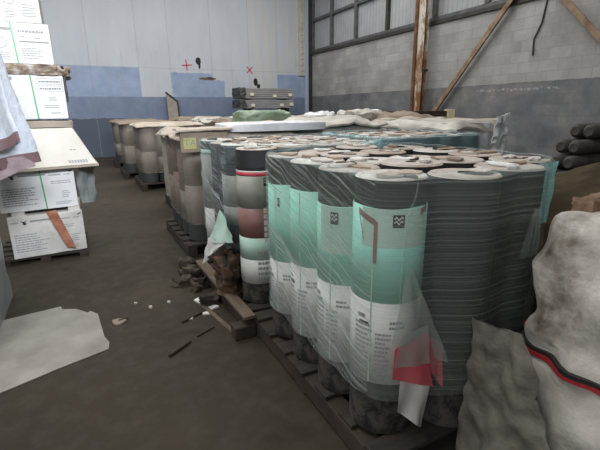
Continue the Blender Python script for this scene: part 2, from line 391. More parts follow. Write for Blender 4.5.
# ------------------------------------------------------------------ setting
def struct(o): o['kind'] = 'structure'; return o
XL, XR, YB, YF, ZC = -4.5, 7.8, 14.4, -5., 6.4
mb = MB(); mb.box((XL, YF, -.1), (XR + .3, YB + .3, 0)); struct(mb.build('floor', M['floor']))
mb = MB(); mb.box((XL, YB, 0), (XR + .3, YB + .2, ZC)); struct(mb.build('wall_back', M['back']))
mb = MB(); mb.box((XR, YF, 0), (XR + .2, YB, 3.27)); struct(mb.build('wall_right', M['block']))
mb = MB(); mb.box((XR + .06, YF, 3.27), (XR + .12, YB, ZC)); struct(mb.build('window_1', M['sheet'])); win = bpy.data.objects['window_1']
def wpart(name, a, b, mat): 
    m = MB(); m.box(a, b); return m.build(name, mat, win, bevel=.006)
wpart('window_sill', (XR - .05, YF, 3.27), (XR + .06, YB - .02, 3.36), M['sill'])
wpart('window_rail', (XR - .02, YF, 3.36), (XR + .06, YB - .02, 3.44), M['mull'])
wpart('transom', (XR - .03, YF, 4.36), (XR + .06, YB - .02, 4.45), M['mull'])
for i, y in enumerate((14.22, 12.92, 11.5, 9.98, 8.55, 8.2, 6.7, 5.2)):
    wpart('mullion', (XR - .03, y - .055, 3.44), (XR + .06, y + .055, 4.36), M['sill'] if i == 3 else M['mull'])
    wpart('mullion', (XR - .03, y - .055, 4.45), (XR + .06, y + .055, ZC), M['mull'])
mb = MB(); mb.box((7.56, YB - .10, 0), (7.68, YB, ZC)); struct(mb.build('trim_1', M['trimblue'], bevel=.01))
mb = MB(); mb.box((7.30, YB - .05, 2.56), (7.555, YB, ZC))
for k in range(18): 
    z = 2.75 + k * .2; mb.lathe([(.045, 0), (.045, .02), (.02, .03), (.0, .03)], 10); 
    for i in range(len(mb.v) - 40, len(mb.v)): x, y, zz = mb.v[i]; mb.v[i] = (7.43 + x, YB - .05 - zz, z + y)
struct(mb.build('trim_2', M['cream']))
mb = MB(); mb.box((7.69, YB - .16, 0), (XR, YB, ZC)); struct(mb.build('trim_3', M['sill']))
# roof with rooflights
lights = [(-3.2, 6.8, 8.8, 11.6), (-3.2, 6.8, 4.6, 6.6), (-3.4, -.5, 1.5, 3.4)]
mb = MB(); ys = YF
for x0, x1, y0, y1 in sorted(lights, key=lambda q: q[2]):
    mb.box((XL, ys, ZC), (XR + .3, y0, ZC + .1)); mb.box((XL, y0, ZC), (x0, y1, ZC + .1)); mb.box((x1, y0, ZC), (XR + .3, y1, ZC + .1)); ys = y1
mb.box((XL, ys, ZC), (XR + .3, YB + .3, ZC + .1)); struct(mb.build('ceiling', M['ceiling']))
for i, (x0, x1, y0, y1) in enumerate(lights):
    la = bpy.data.lights.new('rooflight_daylight', 'AREA'); la.shape = 'RECTANGLE'; la.size = x1 - x0; la.size_y = y1 - y0
    la.energy = (450, 345, 175)[i]; la.color = (1.0, .985, .96)
    o = bpy.data.objects.new('rooflight_daylight', la); col.objects.link(o); o.location = ((x0 + x1) / 2, (y0 + y1) / 2, ZC - .02)
# narrow unseen lamp added behind the camera to brighten the carton fronts
la = bpy.data.lights.new('carton_fill_light', 'AREA'); la.shape = 'RECTANGLE'; la.size = 3.2; la.size_y = 1.2; la.energy = 56; la.color = (.93, .97, 1.03); la.spread = R(46)
o = bpy.data.objects.new('carton_fill_light', la); col.objects.link(o); o.location = (.5, -2.5, 4.0); o.rotation_euler = (Vector((-.8, 4.6, 1.6)) - Vector((.5, -2.5, 4.0))).to_track_quat('-Z', 'Y').to_euler()
# unseen fill lamp added on the left side, behind the camera
la = bpy.data.lights.new('left_fill_light', 'AREA'); la.shape = 'RECTANGLE'; la.size = 5; la.size_y = 3.6; la.energy = 140; la.color = (1.0, .985, .96)
o = bpy.data.objects.new('left_fill_light', la); col.objects.link(o); o.location = (-4.3, -1.6, 3.4)
o.rotation_euler = Vector((1, 1.15, -.28)).to_track_quat('-Z', 'Y').to_euler()
w = bpy.data.worlds.new('world'); scene.world = w; w.use_nodes = True
w.node_tree.nodes['Background'].inputs[0].default_value = (.82, .9, 1.0, 1); w.node_tree.nodes['Background'].inputs[1].default_value = .12

# marks on the walls
def cross(name, cx, cz, r, rot, label):
    m = MB()
    for a in (rot, rot + PI / 2):
        pts = [(cx + math.cos(a) * r * s_ * (1 + .2 * nz(cx, a, s_)), YB - .004, cz + math.sin(a) * r * s_ + .03 * r * nz(s_ * 3, cx, 1)) for s_ in (-1, -.5, 0, .5, 1)]
        for p, q in zip(pts, pts[1:]): m.beam(p, q, .035, .004, up=(0, 1, 0))
    tag(m.build(name, M['red']), label, 'paint mark')
cross('red_paint_mark', 3.26, 2.78, .17, .06, 'red upright spray cross on white wall panel above the pale blue patch')
cross('red_paint_mark', 5.41, 2.70, .16, .75, 'red tilted spray cross on pale wall above the stacked grey bundles')
# rusty post and braces on the right wall
p = empty('steel_post', (7.55, 8.27, 0)); tag(p, 'rusty white painted steel post standing against the grey block wall', 'post')
m = MB(); m.box((-.07, -.11, 0), (-.055, .11, ZC)); m.box((.055, -.11, 0), (.07, .11, ZC)); m.build('flange', M['rustwhite'], p)
m = MB(); m.box((-.055, -.012, 0), (.055, .012, ZC)); m.build('web', M['rust'], p)
m = MB(); m.tube([(-.09, .15, 0), (-.09, .15, ZC)], .05, 10); m.build('drain_pipe', M['rust'], p)
m = MB(); m.box((-.075, -.16, 2.22), (.075, -.11, 2.27)); m.build('bracket', M['sill'], p)
m = MB(); m.box((-.16, -.22, 0), (.16, .22, .03)); m.build('base_plate', M['rust'], p)
def brace(a, b, mat, label):
    o = empty('steel_brace', a); tag(o, label, 'brace'); a, b = Vector(a), Vector(b)
    m = MB(); m.beam((0, 0, 0), b - a, .10, .016, up=(1, 0, 0)); m.build('web', mat, o)
    m = MB(); off = Vector((0.045, 0, 0)); m.beam(off, off + b - a, .016, .09, up=(1, 0, 0)); m.build('flange', mat, o)
    return o
brace((7.66, 9.0, 0), (7.66, 5.0, 4.53), M['rustlight'], 'rusty diagonal brace rising from behind the pallets toward the window sill')
brace((7.66, 6.0, 4.22), (7.66, 2.0, -.0 + .02), M['rustlight'], 'rusty brace slanting down across the block wall right of the cable')
m = MB(); m.tube([(XR - .01, 5.30, 3.9), (XR - .015, 5.37, 3.25), (XR - .02, 5.42, 2.85), (XR - .03, 5.53, 2.58), (XR - .03, 5.51, 2.30)], .015, 8)
tag(m.build('hanging_cable', M['cable'], smooth=True), 'black cable dangling down the block wall between two rusty braces', 'cable')

# ------------------------------------------------------------------ pallets
def make_pallet(x0, y0, w, d, label, group=None, boards=7):
    p = empty('wooden_pallet', (x0, y0, 0)); tag(p, label, 'pallet', group)
    def bx(name, lo, hi, mat=M['wood']): m = MB(); m.box(lo, hi); return m.build(name, mat, p, bevel=.004)
    for i in range(3): y = i * (d - .1) / 2; bx('bottom_board', (0, y, 0), (w, y + .1, .018))
    for i in range(3):
        x = i * (w - .09) / 2; bx('stringer', (x, 0, .018), (x + .09, d, .108), M['wooddark'])
    bw = .105
    for i in range(boards):
        y = i * (d - bw) / (boards - 1); bx('deck_board', (random.uniform(-.012, .012), y, .108), (w + random.uniform(-.012, .012), y + bw, .128))
    return p
ZP = .128
# ------------------------------------------------------------------ roofing rolls
RR = .127
def roll_body(h=1.0, mat=None):
    m = MB(); m.lathe([(.022, 0), (RR - .006, 0), (RR, .006), (RR, h - .006), (RR - .006, h), (.024, h)], 36, [0, 0, 0, 1, 1])
    return m.build('felt_roll', [mat or M['felt'], M['end']], smooth=True)
def core(h=1.0):
    m = MB(); m.lathe([(.014, h - .35), (.014, h - .004), (.023, h - .004), (.023, h - .35)], 16); return m.build('core_tube', M['card'], smooth=True)
def patch(m, a0, a1, z0, z1, r, mi=0, n=None, wav=None):
    n = n or max(2, int(abs(a1 - a0) / .12)); o = len(m.v)
    for i in range(n + 1):
        a = a0 + (a1 - a0) * i / n; dz = wav(i / n) if wav else (0, 0)
        m.v += [(r * math.cos(a), r * math.sin(a), z0 + dz[0]), (r * math.cos(a), r * math.sin(a), z1 + dz[1])]
    for i in range(n): m.f.append((o + 2 * i, o + 2 * i + 2, o + 2 * i + 3, o + 2 * i + 1)); m.mi.append(mi)
def sleeve(parent, z0, z1, bands, a0=0, a1=2 * PI, seed=0, parts=()):
    """paper sleeve wrapped round a roll: bands = [(top fraction, material)] from the bottom up"""
    m = MB(); mats = []; zb = z0; r = RR + .003
    for fr, mt in bands:
        zt = z0 + (z1 - z0) * fr; mats.append(mt)
        bot, top = zb == z0, fr >= 1
        wv = lambda q, bot=bot, top=top: (.012 * nz(q * 4 + seed, 1, 0) if bot else 0, .014 * nz(q * 4 + seed, 5, 0) if top else 0)
        patch(m, a0, a1, zb, zt, r, len(mats) - 1, 40, wv); zb = zt
    o = m.build('paper_sleeve', mats, parent, smooth=True)
    sm = o.modifiers.new('thickness', 'SOLIDIFY'); sm.thickness = .0012; sm.offset = 1
    return o
def printed(parent, items, name='printed_text', r=RR + .0052):
    """ink on the sleeve: items = (angle0, angle1, z0, z1, material)"""
    m = MB(); mats = []
    for a0, a1, z0, z1, mt in items:
        if mt not in mats: mats.append(mt)
        patch(m, a0, a1, z0, z1, r, mats.index(mt))
    return m.build(name, mats, parent)
def textlines(a0, a1, z0, z1, n, mt, rnd, hh=.5, solid=False):
    out = []; st = (z1 - z0) / n
    for i in range(n):
        z = z0 + st * i; a = a0; end = a1 - (a1 - a0) * (rnd.random() * .35 if rnd.random() < .4 else 0)
        while a < end:
            L = (a1 - a0) * rnd.uniform(.08, .26); out.append((a, min(a + L, end), z, z + st * hh, mt)); a += L + (a1 - a0) * .04
    return out
def logo(parent, ac, zc, w=.30, h=.042):
    r = RR + .0058; m = MB(); patch(m, ac - w / 2, ac + w / 2, zc - h / 2, zc + h / 2, r); o = m.build('black_logo', M['ink'], parent)
    m = MB(); n = 8
    for k in (-1, 1):
        for i in range(n):
            a = ac - w * .38 + w * .76 * i / n; b = a + w * .76 / n * .9; z = zc + k * h * .16 + h * .1 * math.sin(i * 1.3); patch(m, a, b, z, z + h * .13, r + .0008, 0, 1)
    m.build('logo_mark', M['paper'], o); return o
rolls = {}
def place_roll(proto, x, y, z, rz, label, cat='roofing roll', group=None, dz=0):
    o = copy_tree(proto); o.location = (x, y, z); o.rotation_euler = (0, 0, rz); o['label'] = label; o['category'] = cat
    if group: o['group'] = group
    return o
def plain_proto(kind):
    e = empty('roofing_roll', (0, 0, 0)); b = roll_body(1.0, M['felt']); b.parent = e; core().parent = e; return e
def drop(o):
    for c in list(o.children): drop(c)
    bpy.data.objects.remove(o)
P0 = plain_proto('black')

def cover_patch(parent, seed, mats, count=3):
    """torn bits of end paper stuck on top of a roll, each a part"""
    rnd = random.Random(seed)
    for q in range(count):
        n = 11; m = MB(); d, a0 = rnd.uniform(.03, .085), rnd.uniform(0, 6.28); cx, cy = d * math.cos(a0), d * math.sin(a0); ra, rb, ro = rnd.uniform(.035, .075), rnd.uniform(.018, .045), rnd.uniform(0, 3.14); top = []
        for i in range(n):
            a = 2 * PI * i / n; k = 1 + .5 * nz(math.cos(a) * 2 + seed, math.sin(a) * 2, seed + q); x, y = ra * k * math.cos(a), rb * k * math.sin(a)
            x, y = cx + x * math.cos(ro) - y * math.sin(ro), cy + x * math.sin(ro) + y * math.cos(ro); l = math.hypot(x, y); f = min(1, (RR - .004) / l); top.append((x * f, y * f))
        h = rnd.uniform(.002, .016)
        m.v = [(x, y, 1.0005 + .0012 * q) for x, y in top] + [(x, y, 1.003 + .0012 * q + h * (.3 + .9 * abs(nz(x * 25, y * 25, seed)))) for x, y in top] + [(cx, cy, 1.003 + .0012 * q + h * .6)]
        m.f = [(i, (i + 1) % n, n + (i + 1) % n, n + i) for i in range(n)] + [(n + i, n + (i + 1) % n, 2 * n) for i in range(n)]; m.mi = [0] * len(m.f)
        m.build('end_paper', rnd.choice(mats), parent)
ENDS = [M['endpaper'], M['cardpale'], M['endpaper'], M['paper'], M['carddark'], M['card'], M['rubble']]
ORD = ['first', 'second', 'third', 'fourth', 'fifth']
# --- nearest load: 4 x 4 rolls
make_pallet(.80, .95, 1.10, 1.30, 'weathered wooden pallet under the nearest green sleeved rolls')
GRP = 'roofing rolls of the nearest load'
P1 = {}
SPOTS = [[(.953, 1.161), (1.207, 1.065), (1.462, 1.078), (1.740, 1.235)], [(.953, 1.427), (1.185, 1.322), (1.442, 1.336), (1.755, 1.495)],
         [(.953, 1.693), (1.190, 1.579), (1.446, 1.592), (1.750, 1.752)], [(.953, 1.959), (1.195, 1.835), (1.450, 1.848), (1.735, 2.008)], [None, (1.200, 2.091), (1.455, 2.104), None]]
for j, row in enumerate(SPOTS):          # j away from the camera, i across from the aisle
    for i, sp in enumerate(row):
        if not sp: continue
        lab = f'upright black roofing roll, {ORD[i]} from the aisle in {ORD[j]} row of the nearest load'
        r = place_roll(P0, *sp, ZP + .001, random.uniform(0, 6), lab, group=GRP); r.scale.z = 1 + (.010 if i == 0 or j == 0 else .02) * nz(i * 1.7 + 5, j * 1.3, 2); P1[i, j] = r
        cover_patch(r, i * 5 + j, ENDS)
# sleeves of the aisle-side rolls (angles in world: rolls set to rotation 0)
for j in range(4):
    r = P1[0, j]; r.rotation_euler.z = 0; rnd = random.Random(j + 3)
    z0, z1 = ((.225, .905), (.165, .86), (.145, .875), (.15, .86))[j]
    cut = (.49, .52, .50, .42)[j]
    sleeve(r, z0, z1, [(cut, M['sleeve']), (1, M['green'])], seed=j * 3.1)
    ac = R(-128) if j == 0 else R(-165 + 0 * j)
    H_ = z1 - z0; zb = z0 + H_ * cut
    it = []
    f0 = R(-178) if j == 0 else R(-200)       # left printed panel
    it += textlines(f0 - .05, f0 + .52, z0 + .06, zb - .08, 10, M['inkpale'], rnd)
    it += textlines(f0 + .62, f0 + 1.05, z0 + .03, zb - .11, 11, M['inkpale'], rnd)
    it += [(f0 + .05, f0 + .30, zb - .07, zb - .055, M['inkgrey']), (f0 + .10, f0 + .42, zb - .10, zb - .082, M['ink'])]
    it += textlines(f0 + 1.0, f0 + 1.45, zb - .10, zb - .06, 2, M['inkgrey'], rnd, .5)
    printed(r, it)
    m = MB()
    # pale top panel of the sleeve
    if j == 0:
        patch(m, R(-172), R(-60), z1 - .14, z1 - .004, RR + .0048); m.build('sleeve_panel', M['palegreen'], r)
        logo(r, R(-115), z1 - .045, .30, .044)
        m = MB(); rr = RR + .0060
        def arc(a0, za, a1, zb_, wd=.011):
            n = 10; o = len(m.v)
            for k in range(n + 1):
                a = a0 + (a1 - a0) * k / n; z = za + (zb_ - za) * k / n; m.v += [(rr * math.cos(a), rr * math.sin(a), z - wd), (rr * math.cos(a), rr * math.sin(a), z + wd)]
            for k in range(n): m.f.append((o + 2 * k, o + 2 * k + 2, o + 2 * k + 3, o + 2 * k + 1)); m.mi.append(0)
        arc(R(-180), z1 - .02, R(-148), z1 - .055); patch(m, R(-151), R(-145), z1 - .20, z1 - .05, rr, 0, 2)
        arc(R(-180), z1 - .02, R(-168), z1 - .12, .006)
        arc(R(-78), z1 - .02, R(-62), z1 - .008, .012)
        m.build('red_chevron', M['pinkred'], r)
    elif j == 1:
        patch(m, R(-180), R(-100), z1 - .20, z1 - .004, RR + .0048); m.build('sleeve_panel', M['palegreen'], r); logo(r, R(-148), z1 - .05, .26, .05)
    elif j == 2:
        logo(r, R(-206), z1 - .06, .16, .04)
    else: logo(r, R(-150), z1 - .09, .10, .045)
    # overlapping sleeve edge
    m = MB(); a = R((-152, -156, -158, -160)[j]); patch(m, a, a + .035, z0 + .004, z1 - .01, RR + .0056, 0, 2); m.build('sleeve_edge', M['palegreen'], r)
P1[0, 0]['label'] = 'front corner roll of nearest load, green and white sleeve with black logo and red chevron'
P1[0, 1]['label'] = 'green and white sleeved roll just behind the front corner roll, black logo near its top'
P1[0, 2]['label'] = 'green and white sleeved roll, third from the front along the aisle'
P1[0, 3]['label'] = 'green sleeved roll at far aisle corner of nearest load, beside the red banded roll'
# torn paper hanging off the front corner roll
def flap(parent, pts, mat, name, th=.0015, amp=.012, seed=0, n=10):
    """tri/quad of crumpled paper between an upper edge and a lower edge"""
    (a, b), (c, d) = pts; a, b, c, d = map(Vector, (a, b, c, d)); m = MB(); nrm = (b - a).cross(c - a)
    if nrm.length < 1e-6: nrm = (d - c).cross(a - c)
    nrm.normalize()
    for lay in (0, 1):
        for i in range(n + 1):
            for k in range(n + 1):
                u, v = k / n, i / n; p = (a * (1 - u) + b * u) * (1 - v) + (c * (1 - u) + d * u) * v
                h = amp * (nz(p.x * 14 + seed, p.y * 14, p.z * 9) + .6 * math.sin(u * 9 + seed) * v)
                m.v.append(tuple(p + nrm * (h + lay * th)))
    q = (n + 1) ** 2
    for i in range(n):
        for k in range(n):
            s_ = i * (n + 1) + k; m.f.append((s_, s_ + 1, s_ + n + 2, s_ + n + 1)); m.f.append((q + s_ + n + 1, q + s_ + n + 2, q + s_ + 1, q + s_)); m.mi += [0, 0]
    return m.build(name, mat, parent, smooth=True)
FL = empty('torn_sleeve_flap', (1.06, .985, .0)); tag(FL, 'torn paper flap, red over white, hanging in front of the nearest load', 'torn paper')
def L(x, y, z): return (x - 1.06, y - .985, z)
flap(FL, ((L(.93, 1.02, .83), L(.94, 1.02, .83)), (L(.86, .99, .56), L(1.13, .985, .415))), M['filmflap'], 'loose_film', seed=2)
flap(FL, ((L(.85, .972, .56), L(.985, .975, .585)), (L(.835, .962, .455), L(1.03, .958, .36))), M['coral'], 'red_paper', seed=5, amp=.006)
flap(FL, ((L(1.0, 1.0, .58), L(1.128, .995, .475)), (L(1.045, .99, .40), L(1.105, .985, .315))), M['coral'], 'red_paper', seed=8, amp=.006)
flap(FL, ((L(.90, .985, .46), L(1.035, .98, .37)), (L(.875, .975, .30), L(1.015, .975, .165))), M['paper'], 'white_tail', seed=11, amp=.02)
flap(FL, ((L(.87, .968, .60), L(.99, .970, .62)), (L(.84, .955, .50), L(1.0, .952, .47))), M['filmflap'], 'loose_film', seed=6, amp=.006)

# ------------------------------------------------------------------ stretch film round a load
def hull(pts):
    pts = sorted(set((round(x, 4), round(y, 4)) for x, y in pts))
    def half(ps):
        h = []
        for p in ps:
            while len(h) > 1 and (h[-1][0] - h[-2][0]) * (p[1] - h[-2][1]) - (h[-1][1] - h[-2][1]) * (p[0] - h[-2][0]) <= 0: h.pop()
            h.append(p)
        return h[:-1]
    return half(pts) + half(pts[::-1])
def film_path(cs, r, n=200, sag=.3):
    ps = [(x + r * math.cos(2 * PI * k / 48), y + r * math.sin(2 * PI * k / 48)) for x, y in cs for k in range(48)]
    h = hull(ps); k0 = min(range(len(h)), key=lambda q: 2 * h[q][0] + h[q][1]); h = h[k0:] + h[:k0]; L_ = [0]
    for a, b in zip(h, h[1:] + h[:1]): L_.append(L_[-1] + math.hypot(b[0] - a[0], b[1] - a[1]))
    out = []; j = 0; h2 = h + h[:1]
    for k in range(n):
        d = L_[-1] * k / n
        while L_[j + 1] < d: j += 1
        t = (d - L_[j]) / max(1e-9, L_[j + 1] - L_[j]); x = h2[j][0] * (1 - t) + h2[j + 1][0] * t; y = h2[j][1] * (1 - t) + h2[j + 1][1] * t
        # drawn in a little between neighbouring rolls
        dn = min(math.hypot(x - cx, y - cy) for cx, cy in cs) - r
        mx, my = sum(c[0] for c in cs) / len(cs), sum(c[1] for c in cs) / len(cs)
        q = sag * max(0, dn); l = math.hypot(x - mx, y - my); out.append((x - (x - mx) / l * q, y - (y - my) / l * q, d))
    return out, L_[-1], (mx, my)
def wrap(cs, z0, z1, mat, label, group=None, rim=.06, r=RR + .014, seed=0, ragged=.03, rimmat=None, name='stretch_wrap'):
    path, per, (mx, my) = film_path(cs, r); n = len(path); m = MB(); m.uv = []
    levels = [(z0 + (z1 - z0) * i / 16, 0) for i in range(17)] + [(z1 + .012, .012), (z1 + .016, .03), (z1 + .012, rim)]
    for li, (z, inn) in enumerate(levels):
        for k in range(n + 1):
            x, y, d = path[k % n]; 
            if k == n: d = per
            l = math.hypot(x - mx, y - my); ux, uy = (x - mx) / l, (y - my) / l
            w = .004 * nz(d * 6 + seed, z * 14, 1) 
            zz = z + (ragged * nz(d * 3, seed, 2) if li == 0 else 0) + (.006 * nz(d * 9, seed, 5) if li > 16 else 0)
            ii = inn + (.035 * nz(d * 4, seed, 8) if li == len(levels) - 1 else 0)
            m.v.append((x + ux * (w - ii), y + uy * (w - ii), zz)); m.uv.append((d, z + inn))
    for li in range(len(levels) - 1):
        for k in range(n):
            a = li * (n + 1) + k; m.f.append((a, a + 1, a + n + 2, a + n + 1)); m.mi.append(1 if (li >= 16 and rimmat) else 0)
    o = m.build(name, [mat, rimmat] if rimmat else mat, smooth=True)
    sm = o.modifiers.new('thickness', 'SOLIDIFY'); sm.thickness = .0006; sm.offset = 1
    tag(o, label, 'stretch wrap', group); return o, path
c1 = [P1[k].location[:2] for k in P1]
W1, path1 = wrap(c1, .30, ZP + 1.0, M['film'], 'clear streaky stretch wrap round the nearest load of green sleeved rolls', seed=1, rim=.05, rimmat=M['filmrim'])
# bunched cyan film at the far front corner of the near load
def fold(parent, cx, cy, a0, a1, z0, z1, mat, name, r=RR + .022, seed=0):
    m = MB(); m.uv = []; n = 12; k = 10
    for j in range(k + 1):
        for i in range(n + 1):
            t = i / n; v = j / k; pinch = .35 + .65 * v
            a = (a0 + a1) / 2 + (a1 - a0) * (t - .5) * pinch; rr = r + .006 * math.sin(t * 22 + seed) + .006 * nz(t * 5, v * 5, seed)
            m.v.append((cx + rr * math.cos(a), cy + rr * math.sin(a), z0 + (z1 - z0) * v)); m.uv.append((t * .3, v * .3))
    for j in range(k):
        for i in range(n): a = j * (n + 1) + i; m.f.append((a, a + 1, a + n + 2, a + n + 1)); m.mi.append(0)
    return m.build(name, mat, parent, smooth=True)
x, y, _ = P1[3, 0].location; fold(W1, x, y, R(-112), R(-58), .86, 1.125, M['filmfold'], 'bunched_film', r=RR + .018)
x, y, _ = P1[2, 0].location; fold(W1, x, y, R(-115), R(-65), .99, .80, M['filmloose'], 'loose_film', seed=3, r=RR + .017)
x, y, _ = P1[0, 0].location
m = MB(); m.tube([(x + (RR + .018) * math.cos(a), y + (RR + .018) * math.sin(a), z) for a, z in ((R(-92), 1.12), (R(-95), 1.07), (R(-103), 1.02), (R(-108), .98), (R(-109), .8), (R(-110), .6))], .003, 5)
m.build('film_crease', M['filmrim'], W1, smooth=True)

# --- second load
make_pallet(.745, 2.28, 1.14, 1.12, 'weathered pallet under the second load, a loose plank along its aisle edge')
P2 = {}
for i in range(4):
    for j in range(4):
        x = .945 + i * .27 + .006 * nz(i, j, 13); y = 2.50 + j * .27 - (.05 if j == 0 and i == 0 else 0) + .006 * nz(i, j, 17)
        lab = f'upright black roofing roll, {ORD[i]} from the aisle in {ORD[j]} row of the second load'
        r = place_roll(P0, x, y, ZP + .001, random.uniform(0, 6), lab, group='roofing rolls of the second load'); P2[i, j] = r; r.scale.z = 1 + .012 * nz(i, j * 1.4, 9)
        cover_patch(r, 40 + i * 5 + j, ENDS)
r = P2[0, 0]; r.rotation_euler.z = 0; r['label'] = 'roll with red banded sleeve and black logo at the near aisle corner of second load'
z0, z1 = .145, .87
sleeve(r, z0, z1, [(.22, M['sleeve']), (.42, M['palegreen']), (.68, M['pinkred']), (.945, M['greyband']), (.955, M['palegreen']), (.99, M['redband']), (1, M['paper'])], seed=20)
rnd = random.Random(5); it = []
for a in (R(-98), R(-82)):
    z = .42
    while z < .62 + (.08 if a > R(-90) else 0): h = rnd.uniform(.018, .034); it.append((a, a + .16, z, z + h, M['paper'])); z += h + .008
it += textlines(R(-118), R(-70), .17, .38, 6, M['inkpale'], rnd) ; it += [(R(-108), R(-60), .155, .41, M['greyband'])]
printed(r, it[:-1]); logo(r, R(-88), .805, .26, .05)
m = MB(); patch(m, R(-230), R(-20), .89, .99, RR + .002); m.build('dark_green_band', M['ink'], r)
for j in (1, 2, 3):
    r = P2[0, j]; r.rotation_euler.z = 0
    if j != 2: sleeve(r, (.15, .45, 0, .15)[j], (.93, .80, 0, .93)[j], [(.38, M['greyband']), (1, M['greyband'] if j != 2 else M['p2green'])] if j != 3 else [(.4, M['sleeve']), (.95, M['greyband']), (1, M['palegreen'])], seed=30 + j)
    r['label'] = ('grey green sleeved roll beside the red banded roll, behind a torn paper flap', 'black bare roll under streaky film, third along the aisle side of second load', 'white bottomed sleeve roll at the far aisle corner of second load')[j - 1]
W2, path2 = wrap([P2[k].location[:2] for k in P2 if k != (0, 0)], .42, ZP + 1.0, M['filmblue'], 'bluish stretch wrap covering the rolls of the second load', seed=4, rim=.07, rimmat=M['filmrim'])
x, y, _ = P2[3, 0].location; fold(W2, x, y, R(-120), R(10), .95, 1.14, M['filmfold'], 'bunched_film', seed=2)
o = flap(None, ((Vector((.77, 2.72, .70)), Vector((.77, 2.69, .69))), (Vector((.70, 2.90, .42)), Vector((.745, 2.36, .565)))), M['palegreen'], 'torn_sleeve_flap', seed=14, amp=.012)
tag(o, 'pale green triangle of torn paper hanging off second load above the rotten wood', 'torn paper')
o = flap(None, ((Vector((.705, 2.87, .47)), Vector((.725, 2.50, .54))), (Vector((.69, 2.96, .24)), Vector((.695, 2.72, .40)))), M['paper'], 'torn_sleeve_flap', seed=17, amp=.02)
tag(o, 'white end of torn paper hanging by the floor at the second load', 'torn paper')
o = blob(.765, 2.64, .06, .15, .13, .42, amp=.06, fr=11, nu=36, nv=20, e=2.2).build('rotten_wood_chunk', M['orange'], smooth=True)
o.data.materials[0] = mottled('rotten_orange_wood', (.012, .008, .006), (.13, .065, .032), 9, .85, .6)
tag(o, 'rotten orange brown wood chunk standing against the second load', 'wood chunk')
m = MB(); m.beam((.735, 3.30, .142), (.755, 2.17, .142), .075, .022); tag(m.build('loose_plank', M['woodlight'], bevel=.003), 'pale splintered plank along the aisle edge of the second pallet', 'plank')
m = MB(); m.box((.66, 2.18, .0), (.80, 2.27, .085)); tag(m.build('timber_block', M['wooddark'], bevel=.008), 'dark timber block on the floor at the end of the pale plank', 'timber block')
m = MB(); m.beam((.60, 2.78, .008), (.69, 2.22, .008), .03, .012); tag(m.build('wood_lath', M['woodlight']), 'thin lath on the floor beside the timber block', 'lath')

# --- third and further loads along the aisle
def aged_proto(cols, z0=.18, z1=.99):
    e = empty('roofing_roll', (0, 0, 0)); roll_body(1.0, M['feltgrey']).parent = e; core().parent = e; sleeve(e, z0, z1, cols, seed=60 + len(cols)); return e
T1 = aged_proto([(.45, M['tanpaper']), (1, M['tanpaper'])]); T2 = aged_proto([(.55, M['pinktan']), (1, M['maroon'])], .14); T3 = aged_proto([(.3, M['greyband']), (1, M['tanpaper'])], .22)
def aisle_load(x0, y0, k, word, kinds, capm, wrapm):
    make_pallet(x0 - .06, y0 - .06, 1.16, 1.16, f'dark wooden pallet under the {word} load along the aisle', boards=6)
    cs = []
    for i, j in [(0, 0), (0, 1), (0, 2), (0, 3), (1, 0), (2, 0), (3, 0), (3, 3)]:
        x, y = x0 + .135 + i * .27, y0 + .135 + j * .27; cs.append((x, y))
        where = f'{ORD[j]} along the aisle side' if i == 0 else (f'{ORD[i]} along the near side' if j == 0 else 'in the far corner away from the aisle')
        place_roll(kinds[(i + 2 * j) % len(kinds)], x, y, ZP + .001, random.uniform(0, 6), f'brown sleeved roll, {where} of the {word} load', group=f'rolls of the {word} load')
    m = sheet([(x0 - .05, y0 - .05, ZP + 1.02), (x0 + 1.12, y0 - .05, ZP + 1.02), (x0 + 1.12, y0 + 1.12, ZP + 1.02), (x0 - .05, y0 + 1.12, ZP + 1.02)], 20, 20, .014, .018, 3, k, .05, .03)
    tag(m.build('cardboard_cover', capm, smooth=True), f'sagging cardboard cover lying on top of the {word} load along the aisle', 'cardboard')
    wrap(cs, .30, ZP + .98, wrapm, f'dusty stretch wrap round the {word} load along the aisle', seed=k, rim=.03)
aisle_load(.80, 3.86, 3, 'third', [T1, T2, T3], M['cardpale'], M['filmdull'])
aisle_load(.86, 7.70, 4, 'fourth', [T1, T3], M['cardpale'], M['filmdull'])
aisle_load(.72, 9.35, 5, 'fifth', [T1, T3], M['carddark'], M['filmdull'])
aisle_load(.70, 11.4, 6, 'sixth', [T3], M['carddark'], M['filmdull'])
for o in list(scene.objects):
    if o.get('label', '').startswith('brown sleeved roll, first along the aisle side of the third'): q = o; break
# lid with a yellow sticker on the third load
ld = empty('folded_carton', (.88, 3.80, ZP + 1.0)); tag(ld, 'folded brown carton lid with a yellow sticker on corner of the third load', 'carton')
sheet([(-.16, -.05, .045), (.32, -.08, .06), (.52, .42, .06), (-.12, .40, .05)], 10, 8, .014, .008, 5, 3, .0, .02).build('flap', M['cardpale'], ld)
m = MB(); m.hexa([(-.13, -.03, -.13), (.30, -.03, -.13), (.30, .0, -.13), (-.13, .0, -.13), (-.13, -.03, .045), (.30, -.03, .05), (.30, .0, .05), (-.13, .0, .045)]); m.build('rim', M['carddark'], ld)
m = MB(); m.box((-.105, -.036, -.10), (.005, -.031, -.005)); st = m.build('sticker', M['yellow'], ld)
tc = bpy.data.curves.new('sticker_text', 'FONT'); tc.body = 'TA'; tc.size = .085; tc.extrude = .0008; tc.align_x = 'CENTER'; tc.align_y = 'CENTER'
to = bpy.data.objects.new('sticker_text', tc); col.objects.link(to); dg = bpy.context.evaluated_depsgraph_get(); me = bpy.data.meshes.new_from_object(to.evaluated_get(dg)); bpy.data.objects.remove(to)
